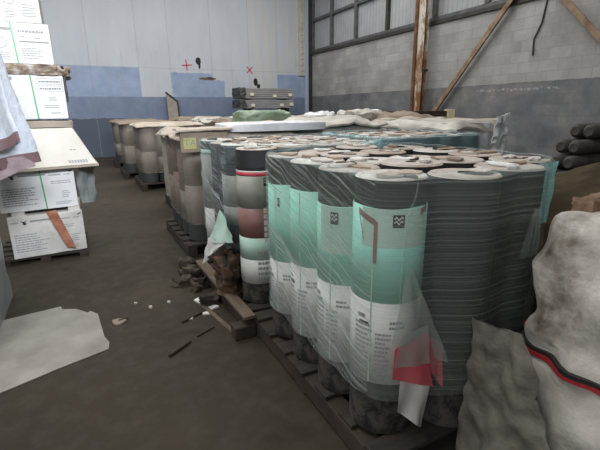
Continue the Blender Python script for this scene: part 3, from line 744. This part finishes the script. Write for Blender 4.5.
me.materials.clear(); me.materials.append(M['inkgrey']); to = bpy.data.objects.new('sticker_text', me); col.objects.link(to); to.parent = st; to.location = (-.05, -.0372, -.052); to.rotation_euler = (R(90), 0, 0)

# --- second column: cyan wrapped load with rolls
make_pallet(2.0, 2.52, 1.14, 1.14, 'pallet under the cyan wrapped load in the second column')
cs = []
for i in range(4):
    for j in range(4):
        x, y = 2.17 + i * .268, 2.68 + j * .27; cs.append((x, y))
        r = place_roll(P0, x, y, ZP + .001, random.uniform(0, 6), f'upright black roll, {ORD[i]} across in {ORD[j]} row of the cyan wrapped load', group='rolls of the cyan wrapped load')
        cover_patch(r, 90 + i * 5 + j, ENDS)
W3, _ = wrap(cs, .2, ZP + 1.0, M['filmcyan'], 'glossy cyan stretch wrap round the load behind the nearest one', seed=9, rim=.09, rimmat=M['filmcyan'])

# --- further wrapped loads whose tops show over the nearer ones
def far_load(x0, y0, w, d, h, capm, wrapm, label, seed, amp=.035, capname='cover_sheet'):
    e = empty('wrapped_roll_load', (x0, y0, 0)); tag(e, label, 'wrapped load')
    m = MB(); n = 96; lv = [.13, .4, .7, h - .06, h - .02, h]
    pa, per, c = film_path([(.135 + i * (w - .27) / 3, .135 + j * (d - .27) / 3) for i in range(4) for j in range(4)], .135, n, .8)
    for z in lv:
        for k in range(n): m.v.append((pa[k][0] + .01 * nz(k * .4, z * 6, seed), pa[k][1] + .01 * nz(k * .4 + 9, z * 6, seed), z))
    for li in range(len(lv) - 1):
        for k in range(n): a = li * n + k; b = li * n + (k + 1) % n; m.f.append((a, b, b + n, a + n)); m.mi.append(0)
    m.f.append(tuple(range(n))[::-1]); m.f.append(tuple((len(lv) - 1) * n + k for k in range(n))); m.mi += [0, 0]
    m.build('film_wrap', wrapm, e, smooth=True)
    sheet([(-.04, -.04, h), (w + .04, -.04, h), (w + .04, d + .04, h), (-.04, d + .04, h)], 22, 22, .02, amp, 3.2, seed, .07, .05).build(capname, capm, e, smooth=True)
    m = MB()
    for i in range(3): m.box((0, i * (d - .1) / 2, 0), (w, i * (d - .1) / 2 + .1, .02)); m.box((i * (w - .1) / 2, 0, .02), (i * (w - .1) / 2 + .1, d, .11))
    for i in range(6): m.box((0, i * (d - .1) / 5, .11), (w, i * (d - .1) / 5 + .1, .128))
    m.build('pallet', M['wood'], e); return e
far_load(3.19, 2.95, .56, 1.1, 1.21, M['beigewrap'], M['whitewrap'], 'white wrapped load with beige top beside the cyan wrapped load', 1)
far_load(2.05, 3.95, 1.1, 1.1, 1.17, M['beigewrap'], M['filmcyan'], 'beige topped load directly behind the cyan wrapped load', 2)
far_load(3.5, 4.40, 1.1, 1.1, 1.22, M['cardpale'], M['beigewrap'], 'pale cardboard topped load behind the white wrapped load', 3)
far_load(2.15, 5.35, 1.1, 1.1, 1.19, M['cardpale'], M['beigewrap'], 'faded cardboard topped load, third back in the second column', 4)
far_load(3.55, 5.9, 1.1, 1.1, 1.21, M['carddark'], M['beigewrap'], 'dark cardboard topped load, third back in the third column', 5)
far_load(4.9, 4.6, 1.1, 1.1, 1.17, M['cardpale'], M['whitewrap'], 'pale topped load under the dark timber beam', 6, .02)
far_load(1.0, 5.45, 1.05, 1.1, 1.10, M['cardpale'], M['beigewrap'], 'low cardboard topped load behind the third load along the aisle', 7)
far_load(2.2, 6.9, 1.1, 1.1, 1.21, M['carddark'], M['beigewrap'], 'dark topped load in front of the stacked grey bundles', 8)
far_load(3.6, 7.6, 1.1, 1.1, 1.20, M['beigewrap'], M['beigewrap'], 'beige topped load toward the back of the third column', 9)
far_load(2.2, 8.6, 1.1, 1.1, 1.19, M['beigewrap'], M['beigewrap'], 'beige topped load near the pale blue paint of back wall', 10)
far_load(4.9, 8.9, 1.1, 1.1, 1.20, M['cardpale'], M['beigewrap'], 'cardboard topped load near the back corner of the two walls', 11)
far_load(5.3, 6.3, 1.1, 1.1, 1.15, M['beigewrap'], M['beigewrap'], 'beige topped load beside the rusty post', 12)
far_load(2.1, 10.5, 1.1, 1.1, 1.19, M['carddark'], M['beigewrap'], 'dark topped load below the leaning board', 13)
# things lying on the loads
def lay(mb, name, mat, label, cat, **kw): o = mb.build(name, mat, smooth=True, **kw); return tag(o, label, cat)
m = blob(1.74, 4.05, .56, .26, ZP + 1.03, 1.235, e=5, ez=5, amp=.02, fr=3, seed=4); lay(m, 'wrapped_slab', M['whitewrap'], 'long white plastic wrapped slab lying across the third load', 'slab')
m = blob(2.36, 5.85, .42, .30, 1.19, 1.345, amp=.05, fr=6, seed=6); lay(m, 'green_tarp_bundle', M['greenwrap'], 'crumpled green plastic bundle in front of the stacked grey bundles', 'bundle')
m = blob(3.50, 5.0, .30, .26, 1.22, 1.33, amp=.05, fr=6, seed=8); lay(m, 'plastic_bundle', M['beigewrap'], 'lumpy pale plastic bundle right of the white slab', 'bundle')
m = blob(3.25, 5.75, .22, .2, 1.19, 1.31, amp=.05, fr=6, seed=18); lay(m, 'plastic_bundle', M['whitewrap'], 'small white plastic bundle between the green bundle and pale lumpy one', 'bundle')
m = sheet([(2.05, 3.9, 1.20), (3.12, 3.9, 1.20), (3.1, 4.6, 1.27), (2.1, 4.6, 1.24)], 18, 14, .02, .05, 3.5, 15, .04, .06); lay(m, 'plastic_sheet', M['beigewrap'], 'rumpled beige plastic sheet spread over the load behind the cyan one', 'plastic sheet')
m = MB(); m.tube([(4.45, 5.80, 1.30), (4.62, 6.5, 1.30)], .05, 14); lay(m, 'paper_tube', M['paper'], 'white ended tube lying beside the dark timber beam', 'tube')
m = sheet([(3.55, 4.5, 1.245), (4.5, 4.5, 1.245), (4.4, 5.3, 1.30), (3.6, 5.3, 1.29)], 14, 12, .02, .05, 4, 25, .05, .06); lay(m, 'dark_plastic_sheet', M['carddark'], 'dark crumpled sheet in shadow behind the pale lumpy bundle', 'plastic sheet')
b = empty('loose_timber', (4.1, 5.28, 1.275)); tag(b, 'dark timber with cream painted end lying below the rusty post', 'timber')
m = MB(); m.beam((0, 0, 0), (.98, -.33, .0), .09, .085); m.build('timber', M['wooddark'], b, bevel=.006)
m = MB(); m.beam((.98, -.33, .0), (1.10, -.37, .0), .10, .12); m.build('painted_end', M['cream_end'], b, bevel=.004)
m = sheet([(3.56, 2.86, .02), (3.70, 2.80, .02), (3.71, 2.80, 1.30), (3.58, 2.84, 1.27)], 22, 40, .012, .05, 9, 31, 0, .05); lay(m, 'white_plastic_bag', M['whitewrap'], 'white crumpled plastic bag at the end of the white wrapped load', 'plastic bag')
# scraps on the tops of the loads
def scrap(x, y, z, r, mat, name, label, cat, seed, th=.006):
    rnd = random.Random(seed); n = 9; pts = []
    for k in range(n): a = 2 * PI * k / n; q = r * rnd.uniform(.5, 1.15); pts.append((q * math.cos(a) * 1.3, q * math.sin(a)))
    m = MB(); m.v = [(a, b_, .0) for a, b_ in pts] + [(a, b_, th + .5 * th * rnd.random()) for a, b_ in pts]
    m.f = [tuple(range(n))[::-1], tuple(range(n, 2 * n))] + [(i, (i + 1) % n, n + (i + 1) % n, n + i) for i in range(n)]; m.mi = [0] * len(m.f)
    o = m.build(name, mat); o.location = (x, y, z); o.rotation_euler.z = rnd.uniform(0, 6); return tag(o, label, cat)

# --- stack of grey bundles at the back wall
for i, (z, h, dx, dy) in enumerate(((.12, .30, .0, 0), (.54, .30, .06, .02), (.96, .30, .02, 0), (1.42, .26, .0, -.03), (1.72, .32, .03, .02))):
    e = empty('sheet_bundle', (4.45 + dx, 12.9 + dy, z)); tag(e, ('bottom', 'second lowest', 'middle', 'second highest', 'topmost')[i] + ' grey bundle of the stack against the back wall, ends black', 'bundle', 'grey bundles against the back wall')
    m = MB(); nl = 5
    for k in range(nl): o_ = .02 * nz(k, i, 3); m.box((.22 + o_, o_, k * h / nl), (1.90 + .03 * nz(k, i, 9) - (.0 if i != 2 else .25), .8, (k + .86) * h / nl))
    m.build('sheets', M['metalpack'], e)
    m = blob(.16, .4, .15, .40, 0, h, e=6, ez=6, amp=.03, fr=8, nu=24, nv=10, seed=i); m.build('wrapped_end', M['packdark'], e)
    for k, (tx, tz) in enumerate((((.5, .6), (1.2, .4), (1.8, .6)), ((.5, .5), (1.5, .5), (1.2, .3)), ((.6, .4), (1.35, .5), (1.55, .2)), ((.45, .3), (1.45, .3), (1.8, .4)), ((.42, .35), (1.2, .2), (1.75, .3)))[i]):
        m = MB(); m.box((tx - .06, -.035, tz * h - .02 - .01), (tx + .06, -.022, tz * h + .06)); m.build('paper_tag', M['tag'], e)
for k, z in enumerate((0, .425, .845, 1.265, 1.685)):
    for x in (4.85, 6.1):
        hgt = (.118, .113, .113, .153, .033)[k]
        m = MB(); m.box((x, 12.92, z), (x + .1, 13.66, z + hgt)); tag(m.build('bearer', M['wooddark']), f'dark timber bearer near the {"black" if x < 5 else "tagged"} end, {("under the whole stack", "above the bottom grey bundle", "below the middle grey bundle", "above the middle grey bundle", "below the topmost grey bundle")[k]}', 'bearer', 'bearers between the grey bundles')
# leaning board in front of the back wall
e = empty('leaning_board', (2.5, 14.0, 0)); tag(e, 'grey brown board with slanted black edge leaning upright by the back wall', 'board')
m = MB(); m.hexa([(0, .0, 0), (.34, .0, 0), (.34, .05, 0), (0, .05, 0), (.02, .25, 1.92), (.33, .25, 1.66), (.33, .30, 1.66), (.02, .30, 1.92)]); m.build('panel', M['board'], e)
m = MB(); m.beam((.0, .26, 1.94), (.345, .26, 1.66), .07, .04); m.beam((.345, .26, 1.68), (.355, .1, .6), .04, .06); m.build('edge_trim', M['blacktrim'], e)

# ------------------------------------------------------------------ stack of white cartons on the left
def carton(xr, yr, z, w, h, rz, d, label, rows, board='carton', strap=.42, style=0, dirt=False):
    """front right bottom corner at (xr, yr, z); local x runs to the left (negative)"""
    e = empty('carton', (xr, yr, z), R(rz)); tag(e, label, 'carton', 'white cartons stacked on the left')
    m = MB(); m.hexa([(-w, 0, 0), (0, 0, 0), (0, d, 0), (-w, d, 0), (-w, 0, h), (0, 0, h), (0, d, h), (-w, d, h)]); m.mi = [0, 0, 0, 1, 0, 0]
    m.build('box', [M[board], M['cartonside']], e, bevel=.006)
    rnd = random.Random(int(z * 100)); m = MB(); mats = [M['inkgrey'], M['inkpale'], M['ink'], M['greyband']]
    def rect(u0, u1, v0, v1, k=0): m.add([(-w + u0 * w, -.0016, v0 * h), (-w + u1 * w, -.0016, v0 * h), (-w + u1 * w, -.0016, v1 * h), (-w + u0 * w, -.0016, v1 * h)], [(0, 1, 2, 3)], k)
    def words(u0, u1, v0, v1, n, k=1, full=False):
        st = (v1 - v0) / n
        for i in range(n):
            u = u0; end = u1 if full else u0 + (u1 - u0) * rnd.uniform(.6, 1)
            while u < end: L_ = (u1 - u0) * rnd.uniform(.04, .14); rect(u, min(u + L_, end), v0 + st * i + st * .2, v0 + st * i + st * .62, k); u += L_ + (u1 - u0) * .02
    def outline(u0, u1, v0, v1, t=.006): rect(u0, u1, v0, v0 + t * 1.6, 1); rect(u0, u1, v1 - t * 1.6, v1, 1); rect(u0, u0 + t, v0, v1, 1); rect(u1 - t, u1, v0, v1, 1)
    if style == 0:      # header rule with a winged mark, paragraphs on the left, data block on the right
        rect(.28, .62, .855, .895, 0); words(.03, .14, .84, .91, 1, 0, True)
        m.add([(-w + .155 * w, -.0018, .91 * h), (-w + .20 * w, -.0018, .83 * h), (-w + .245 * w, -.0018, .915 * h), (-w + .205 * w, -.0018, .88 * h)], [(0, 1, 2, 3)], 2)
        m.add([(-w + .18 * w, -.0018, .82 * h), (-w + .225 * w, -.0018, .80 * h), (-w + .235 * w, -.0018, .85 * h), (-w + .20 * w, -.0018, .86 * h)], [(0, 1, 2, 3)], 2)
        words(.05, .50, .14, .60, 8); words(.66, .82, .82, .90, 1, 1, True); words(.86, .95, .83, .88, 1, 0, True); words(.68, .95, .62, .72, 2); words(.80, .94, .25, .45, 4); words(.70, .92, .08, .18, 2)
        m.add([(-w + .93 * w, -.0018, .90 * h), (-w + .975 * w, -.0018, .93 * h), (-w + .975 * w, -.0018, .955 * h), (-w + .93 * w, -.0018, .93 * h)], [(0, 1, 2, 3)], 2)
    elif style == 1:    # outlined two line title on the right
        outline(.67, .98, .80, .93); words(.69, .96, .825, .905, 1, 0, True); outline(.67, .98, .64, .77); words(.69, .96, .665, .745, 1, 0, True)
        words(.78, .90, .42, .52, 2); words(.72, .95, .25, .34, 2); words(.78, .92, .12, .17, 1); rect(.05, .38, .88, .95, 1); words(.1, .40, .40, .44, 1); words(.1, .40, .28, .34, 1); words(.1, .42, .08, .16, 2)
    else:               # big title, dark rule, round mark on the left panel
        words(.62, .93, .74, .88, 1, 1, True); words(.64, .70, .64, .70, 1, 0); words(.80, .90, .62, .68, 1, 0); rect(.62, .97, .53, .565, 0); words(.64, .94, .12, .42, 5)
        rect(.0, .56, .80, .87, 3); n = 18
        for i in range(n):
            a, b_ = 2 * PI * i / n, 2 * PI * (i + 1) / n; cx, cz, r1, r2 = -w * .60, h * .5, .040, .046
            m.add([(cx + r1 * math.cos(a), -.0016, cz + r1 * math.sin(a)), (cx + r1 * math.cos(b_), -.0016, cz + r1 * math.sin(b_)), (cx + r2 * math.cos(b_), -.0016, cz + r2 * math.sin(b_)), (cx + r2 * math.cos(a), -.0016, cz + r2 * math.sin(a))], [(0, 1, 2, 3)], 1)
        words(.30, .52, .08, .30, 4)
    m.build('printing', mats, e)
    if strap:
        x = -w + strap * w; m = MB(); m.hexa([(x - .006, -.004, 0), (x + .006, -.004, 0), (x + .006, -.002, 0), (x - .006, -.002, 0), (x - .020, -.005, h), (x - .008, -.005, h), (x - .008, -.003, h), (x - .020, -.003, h)])
        m.box((x - .020, -.005, h), (x - .008, d, h + .003)); o = m.build('strap', M['strapgreen'], e); o['label'] = 'green plastic strap'
    return e
m = MB(); 
e = empty('wooden_pallet', (-.86, 4.36, 0)); tag(e, 'dark low pallet under the white carton stack', 'pallet')
for i in range(3): m = MB(); m.box((.04 + i * .32, 0, 0), (.12 + i * .32, .8, .042)); m.build('stringer', M['wooddark'], e)
for i in range(5): m = MB(); m.box((0, .02 + i * .17, .042), (.76, .12 + i * .17, .058)); m.build('deck_board', M['wood'], e)
carton(-.105, 4.42, .06, .60, .385, 5, .8, 'bottom white carton of the left stack with a rusty torn strip down its face', 0, 'cartondirty', None)
carton(-.125, 4.46, .485, .62, .365, 5, .8, 'second carton up with dark winged mark and green strap, under the sloping cream one', 0, 'carton', .58)
m = MB()
for x, q in ((-.62, .08), (-.17, .07)): m.box((x - q / 2, 4.43, .447), (x + q / 2, 4.7, .483))
c = empty('spacer_block', (-.62, 4.45, .446)); tag(c, 'small white spacer between the two lowest cartons, toward the tarp', 'spacer'); m = MB(); m.box((-.05, -.02, 0), (.05, .5, .037)); m.build('block', M['cartondirty'], c)
c = empty('spacer_block', (-.17, 4.45, .446)); tag(c, 'small white spacer between the two lowest cartons, at the aisle end', 'spacer'); m = MB(); m.box((-.05, -.02, 0), (.05, .5, .037)); m.build('block', M['cartondirty'], c)
m = MB(); m.box((-.55, 4.52, .447), (-.24, 5.1, .484)); o = m.build('packing_strip', M['blacktrim']); tag(o, 'black packing strip in the gap between the two lowest cartons', 'packing')
# torn orange strip
m = sheet([(-.27, 4.380, .10), (-.20, 4.385, .10), (-.315, 4.40, .475), (-.40, 4.39, .47)], 6, 12, .006, .018, 12, 3); lay(m, 'torn_tape', M['orange'], 'rusty orange torn strip hanging down the front of the bottom carton', 'torn strip')
# sloping cream carton
e = empty('carton', (-.35, 4.3, .87)); tag(e, 'crushed cream carton sloping outward with brown bottom edge, third up the left stack', 'carton', 'white cartons stacked on the left')
fr = [Vector((-.36, .02, .0)), Vector((.435, .115, .008)), Vector((.265, .17, .345)), Vector((-.34, .14, .345))]
bk = [Vector((-.36, .75, .0)), Vector((.40, .85, .008)), Vector((.25, .85, .345)), Vector((-.34, .8, .345))]
m = MB(); m.hexa([fr[0], fr[1], bk[1], bk[0], fr[3], fr[2], bk[2], bk[3]]); m.build('box', M['cartoncream'], e, bevel=.008)
m = MB(); m.hexa([fr[0] + Vector((-.02, -.02, -.018)), fr[1] + Vector((.012, -.02, -.018)), bk[1] + Vector((.012, 0, -.018)), bk[0] + Vector((0, 0, -.018)), fr[0] + Vector((-.02, -.02, -.002)), fr[1] + Vector((.012, -.02, -.002)), bk[1] + Vector((.012, 0, -.002)), bk[0] + Vector((0, 0, -.002))]); m.build('bottom_tray', M['cardpale'], e)
def onface(u, v, off=.003):
    p = (fr[0] * (1 - u) + fr[1] * u) * (1 - v) + (fr[3] * (1 - u) + fr[2] * u) * v; n = (fr[1] - fr[0]).cross(fr[3] - fr[0]).normalized(); return p + n * off
m = MB(); rnd = random.Random(4)
def frect(u0, u1, v0, v1, k, off=.003): m.add([onface(u0, v0, off), onface(u1, v0, off), onface(u1, v1, off), onface(u0, v1, off)], [(0, 1, 2, 3)], k)
frect(.16, .60, .14, .93, 0, .002)
for v in (.82, .72, .66, .48, .42, .30, .24):
    u = .24
    while u < .56: L_ = rnd.uniform(.02, .07); frect(u, u + L_, v, v + .03, 1); u += L_ + .012
frect(.24, .58, .58, .60, 1)
for v in (.10, .14): 
    u = .72
    while u < .93: frect(u, u + .022, v - .03, v + .0, 1); u += .03
for u in (.76, .80, .84): frect(u, u + .03, .40, .43, 1)
m.build('printing', [M['carton'], M['inkpale']], e)
m = MB(); m.hexa([onface(.06, 0, .003), onface(.075, 0, .003), onface(.075, 0, .001), onface(.06, 0, .001), onface(.03, 1, .003), onface(.05, 1, .003), onface(.05, 1, .001), onface(.03, 1, .001)]); o = m.build('strap', M['strapgreen'], e); o['label'] = 'green plastic strap'
# grey torn film under the sloping carton
m = sheet([(-.10, 4.50, .50), (.03, 4.72, .46), (.045, 4.68, .84), (-.10, 4.47, .845)], 14, 12, .003, .03, 9, 5); lay(m, 'torn_wrap', M['greywrap'], 'dark grey torn wrap hanging beside the second carton under the cream one', 'torn wrap')
o = blob(-.36, 4.62, .29, .16, 1.222, 1.285, e=5, ez=6, amp=.006, nu=32, nv=10).build('carton_pad', M['cardpale']); tag(o, 'pale crushed pad on top of the sloping cream carton', 'pad')
carton(-.095, 4.46, 1.295, .62, .37, 4, .8, 'clean white carton with two outlined title lines and green strap, above the cream one', 0, 'carton', .62, 1)
o = blob(-.42, 4.82, .38, .40, 1.667, 1.755, e=5, ez=5, amp=.03, fr=16, nu=70, nv=12, seed=3).build('rotten_layer', M['debris']); tag(o, 'rotten crumbling cardboard layer between two upper cartons', 'cardboard')
carton(-.145, 4.48, 1.757, .62, .325, 2, .8, 'white carton with round mark and dark rule, resting on the rotten layer', 0, 'carton', .57, 2)
carton(-.19, 4.48, 2.085, .36, .36, 1, .8, 'topmost white carton cut by the top of the photo', 0, 'carton', .1, 2)
m = blob(-.76, 4.74, .185, .25, 2.087, 2.5, amp=.03, fr=5, nu=30, nv=14); lay(m, 'grey_sack', M['bagbeige'], 'grey beige sack next to the topmost carton', 'sack')
# ragged dark edge strips on the corner of upper cartons
m = MB(); m.tube([(-.095, 4.50, 1.75), (-.075, 4.52, 1.70), (-.086, 4.50, 1.62), (-.084, 4.50, 1.50), (-.086, 4.50, 1.44)], [.010, .016, .010, .010, .006], 6); lay(m, 'torn_wrap', M['blacktrim'], 'black ragged strip of torn wrap at the edge of the carton with outlined titles', 'torn wrap')

# ------------------------------------------------------------------ tarp covered stack, near left
e = empty('wrapped_stack', (-1.2, 3.2, 0)); tag(e, 'low stack in dull grey plastic beside the aisle, under the silver tarp', 'wrapped stack')
m = blob(0, 0, .565, .53, 0, 1.0, e=9, ez=9, amp=.018, fr=4, nu=64, nv=18, seed=2); m.build('plastic_wrap', M['greywrap'], e, smooth=True)
m = blob(-1.15, 3.2, .54, .46, 1.004, 1.93, e=6, ez=6, amp=.03, fr=3, nu=48, nv=16, seed=8); lay(m, 'wrapped_bundle', M['greywrap'], 'grey bundle hidden beneath the silver tarp', 'bundle')
e = empty('silver_tarp', (-.5, 3.4, .95)); tag(e, 'silver tarp with mauve hems draped over the grey wrapped stack', 'tarp')
def drape(rows, nseg, nrow, name, mats, hem, amp, seed, parent):
    """rows: bottom and top polylines; folds deepen towards the hem"""
    bot, top = [[Vector(p) for p in q] for q in rows]; m = MB(); n = (len(bot) - 1) * nseg
    for lay in (0, 1):
        for j in range(nrow + 1):
            t = j / nrow
            for i in range(n + 1):
                s_ = min(i / nseg, len(bot) - 1 - 1e-6); k = int(s_); f = s_ - k; f = f * f * (3 - 2 * f) * .6 + f * .4
                b_ = bot[k] * (1 - f) + bot[k + 1] * f; p_ = top[k] * (1 - f) + top[k + 1] * f; p = b_ * (1 - t) + p_ * t
                d = Vector((.75, -.66, 0)); h = (1 - t * .7) * amp * (math.sin(i * .55 + seed + t * 1.5) * .7 + nz(p.x * 6 + seed, p.y * 6, p.z * 3) * 1.2 + .5 * nz(p.x * 15, p.y * 15, p.z * 12))
                m.v.append(tuple(p + d * (h - lay * .004) + Vector((-.5, -3.4, -.95)) * -1 * 0))
    q = (nrow + 1) * (n + 1)
    for j in range(nrow):
        for i in range(n):
            a = j * (n + 1) + i; mi = 1 if j < hem else 0
            m.f.append((a, a + 1, a + n + 2, a + n + 1)); m.f.append((q + a + n + 1, q + a + n + 2, q + a + 1, q + a)); m.mi += [mi, mi]
    for i in range(n): m.f.append((i, q + i, q + i + 1, i + 1)); m.mi.append(1)
    m.v = [(x + .5, y - 3.4, z - .95) for x, y, z in m.v]
    return m.build(name, mats, parent, smooth=True)
topz = 1.97
drape([[(-1.5, 2.62, 1.0), (-.78, 2.68, 1.0), (-.56, 3.25, .985), (-.31, 3.58, 1.01), (-.52, 3.82, 1.02)], [(-1.5, 2.70, topz), (-.74, 2.72, topz), (-.60, 3.1, topz), (-.455, 3.62, topz - .02), (-.62, 3.74, topz)]], 16, 26, 'inner_layer', [M['tarp'], M['hem']], 2, .022, 1, e)
drape([[(-1.5, 2.58, 1.10), (-.74, 2.64, 1.10), (-.52, 3.2, 1.10), (-.375, 3.44, 1.17)], [(-1.5, 2.68, topz + .01), (-.70, 2.70, topz + .01), (-.56, 3.1, topz + .01), (-.47, 3.5, topz)]], 16, 26, 'outer_layer', [M['tarp'], M['hem']], 2, .028, 4, e)
drape([[(-1.2, 2.66, .90), (-.76, 2.72, .90), (-.575, 3.2, .915), (-.335, 3.52, .985)], [(-1.2, 2.68, 1.06), (-.76, 2.74, 1.06), (-.585, 3.22, 1.06), (-.35, 3.54, 1.06)]], 16, 8, 'torn_mauve_lining', [M['mauve'], M['mauve']], 1, .014, 7, e)
m = sheet([(-1.6, 2.68, topz - .02), (-.60, 2.70, topz - .02), (-.48, 3.66, topz - .02), (-1.6, 3.72, topz - .02)], 14, 14, .006, .03, 3, 5); m.v = [(x + .5, y - 3.4, z - .95) for x, y, z in m.v]; m.build('top_sheet', M['tarp'], e, smooth=True)

# ------------------------------------------------------------------ floor litter
pts = [(-.95, 3.16), (-.655, 3.165), (-.303, 3.22), (-.293, 3.165), (-.205, 3.125), (-.132, 3.02), (-.115, 3.04), (-.07, 2.965), (-.045, 2.62), (-.022, 2.53), (-.03, 2.45), (-.30, 2.36), (-.53, 2.27), (-.95, 2.12)]
o = polyplate(pts, .0015, .004, 'white_board', M['sheetwhite']); tag(o, 'big white scuffed sheet of board lying flat on the aisle floor', 'sheet')
def fpt(px, py):   # pixel of the photo to a point on the floor
    f, cp, sp = 416, math.cos(P_), math.sin(P_); u, v = px - 300, py - 225; F, D = f * cp - v * sp, f * sp + v * cp; s_ = 1.35 / D
    return (F * math.sin(A_) + u * math.cos(A_)) * s_, (F * math.cos(A_) - u * math.sin(A_)) * s_
for i, (px, py, r, mt, lab) in enumerate(((201, 300, .055, 'paper', 'larger white paper scrap on the floor by the loose plank'), (212, 307, .035, 'paper', 'small white paper scrap below the larger one by the loose plank'), (207, 313, .025, 'paper', 'narrow white scrap on the floor beside the thin twig'), (168, 301, .012, 'paper', 'tiny white scrap alone on the aisle floor'), (120, 320, .05, 'carddark', 'brown scrap on floor just past the white board corner'), (150, 306, .014, 'cardpale', 'tiny pale scrap on the floor past the white board'), (135, 302, .012, 'cardpale', 'tiny pale flake in mid aisle'), (248, 325, .03, 'cardpale', 'pale scrap on the floor beside the timber block'), (262, 333, .025, 'cardpale', 'pale chip on the floor between the two nearest pallets'), (190, 318, .018, 'cardpale', 'small pale chip near the twig'), (287, 350, .022, 'card', 'orange brown chip by the edge of nearest pallet'))):
    x, y = fpt(px, py); scrap(x, y, .0005, r, M[mt], 'floor_scrap', lab, 'scrap', i, .008)
for i, (a, b_, r, lab) in enumerate((((181, 322), (207, 310), .008, 'thin crooked twig on the floor by the paper scraps'), ((168, 356), (190, 341), .010, 'dark stick lying in the middle of the aisle floor'), ((118, 320), (127, 318), .008, 'short dark stick near the white board corner'), ((196, 336), (214, 327), .006, 'thin splinter on the floor left of the timber block'))):
    p, q = Vector((*fpt(*a), r)), Vector((*fpt(*b_), r)); mid = (p + q) / 2 + Vector((.03, .02, 0))
    m = MB(); m.tube([p, mid, q], [r, r * .9, r * .5], 6); lay(m, 'stick', M['wooddark'], lab, 'stick')
for i, (px, py, r, h, mt, lab) in enumerate(((183, 283, .075, .07, 'rubble', 'pale mud lump on the floor left of the second load'), (192, 276, .08, .10, 'rubble', 'dark mud lump against the end of the loose plank'), (203, 285, .07, .08, 'wooddark', 'dark broken wood lump under the loose plank'), (196, 289, .05, .05, 'rubble', 'small mud lump between the larger lumps'), (222, 300, .08, .075, 'wooddark', 'dark wood lump under the middle of loose plank'), (194, 268, .07, .12, 'rubble', 'lump of dark rubble at the far end of the loose plank'))):
    x, y = fpt(px, py); x = min(x, .735 - r * .9); m = blob(x, y, r, r * .8, 0, h * .85, e=2.2, amp=.035, fr=17, nu=26, nv=16, seed=i); lay(m, 'rubble_lump', M[mt], lab, 'rubble')

# ------------------------------------------------------------------ near right bundle, mound behind it, long rolls
e = empty('wrapped_bundle', (1.775, .42, 0)); tag(e, 'big dirty white plastic bundle with a red and black strap, at right front', 'bundle')
b = blob(0, 0, .66, .46, 0, 1.08, e=4.2, ez=3.0, amp=.06, fr=3.6, nu=110, nv=60, seed=6, taper=.12)
b.build('dirty_plastic', M['dirtywhite'], e, smooth=True)
def ring(z, hh, r0, mat, name):
    m = MB(); n = 160
    for k in range(n + 1):
        a = 2 * PI * k / n; ca, sa = math.cos(a), math.sin(a); zz = z + .02 * math.sin(a * 2); kk = 1 - .12 * zz / 1.08
        px = math.copysign(abs(ca) ** (2 / 4.2), ca) * .66 * kk; py = math.copysign(abs(sa) ** (2 / 4.2), sa) * .46 * kk
        d = .06 * nz(px * 3.6 + 6, py * 3.6, zz * 3.6) + .03 * nz(px * 9.72, py * 9.72 + 6, zz * 9.72) + .004
        for w_, h_ in ((r0, 0), (r0, hh), (-.01, hh), (-.01, 0)): m.v.append((px + ca * (d + w_), py + sa * (d + w_), zz + h_))
    for k in range(n):
        for q in range(4): m.f.append((k * 4 + q, k * 4 + 4 + q, k * 4 + 4 + (q + 1) % 4, k * 4 + (q + 1) % 4)); m.mi.append(0)
    return m.build(name, mat, e)
ring(.60, .014, .008, M['strapred'], 'red_strap'); ring(.614, .012, .008, M['blacktrim'], 'black_strap')
m = sheet([(-.70, .45, .004), (-.745, -.10, .004), (-.69, .27, .70), (-.655, .46, .66)], 50, 46, .003, .03, 7, 3, 0, .05); m.build('loose_film', M['loosefilm'], e, smooth=True)
b = blob(-.30, .33, .09, .06, 1.0, 1.065, e=2.2, amp=.03, fr=14, nu=24, nv=12, seed=4); b.build('torn_cardboard', M['tornbrown'], e, smooth=True)
o = blob(3.05, 1.45, .76, .48, 0, 1.0, e=2.0, ez=1.7, amp=.03, fr=4, nu=56, nv=30, seed=21).build('covered_mound', M['brownmound'], smooth=True); tag(o, 'muddy brown covered mound behind the dirty white bundle', 'mound')
# pile of long dark rolls lying on their sides
ld = [(0, 4.08, 'lowest'), (1, 4.12, 'second'), (2, 4.05, 'third'), (3, 4.0, 'fourth'), (4, 4.10, 'fifth'), (5, 4.20, 'sixth'), (6, 4.27, 'seventh'), (7, 4.46, 'topmost')]
for k, x, wd in ld:
    for q in range(2):
        r = .078; e = empty('long_roll', (x + (.06 if q else 0), 2.45 + q * .165 + (.0 if k % 2 else .01), r + k * .148)); tag(e, f'{wd} long dark roll up the {"nearer" if q == 0 else "further"} tier of the pile by the block wall', 'long roll', 'long dark rolls lying in a pile')
        m = MB(); m.tube([(-.01, 0, 0), (.03, 0, 0), (1.0, .01, .0), (2.3, .0, .0)], [r * .55, r * .93, r * .96, r * .95], 20); m.build('roll', M['darkroll'], e, smooth=True)
drop(P0)
for q in (T1, T2, T3): drop(q)

# ------------------------------------------------------------------ output
vs = scene.view_settings
scene.display_settings.display_device = 'sRGB'
vs.view_transform = 'Standard'; vs.look = 'None'; vs.gamma = 1; vs.use_curve_mapping = False; vs.exposure = 0.0
cy = scene.cycles
cy.use_denoising = True
cy.max_bounces = 10; cy.diffuse_bounces = 4; cy.glossy_bounces = 3; cy.transparent_max_bounces = 24; cy.caustics_reflective = False; cy.caustics_refractive = False
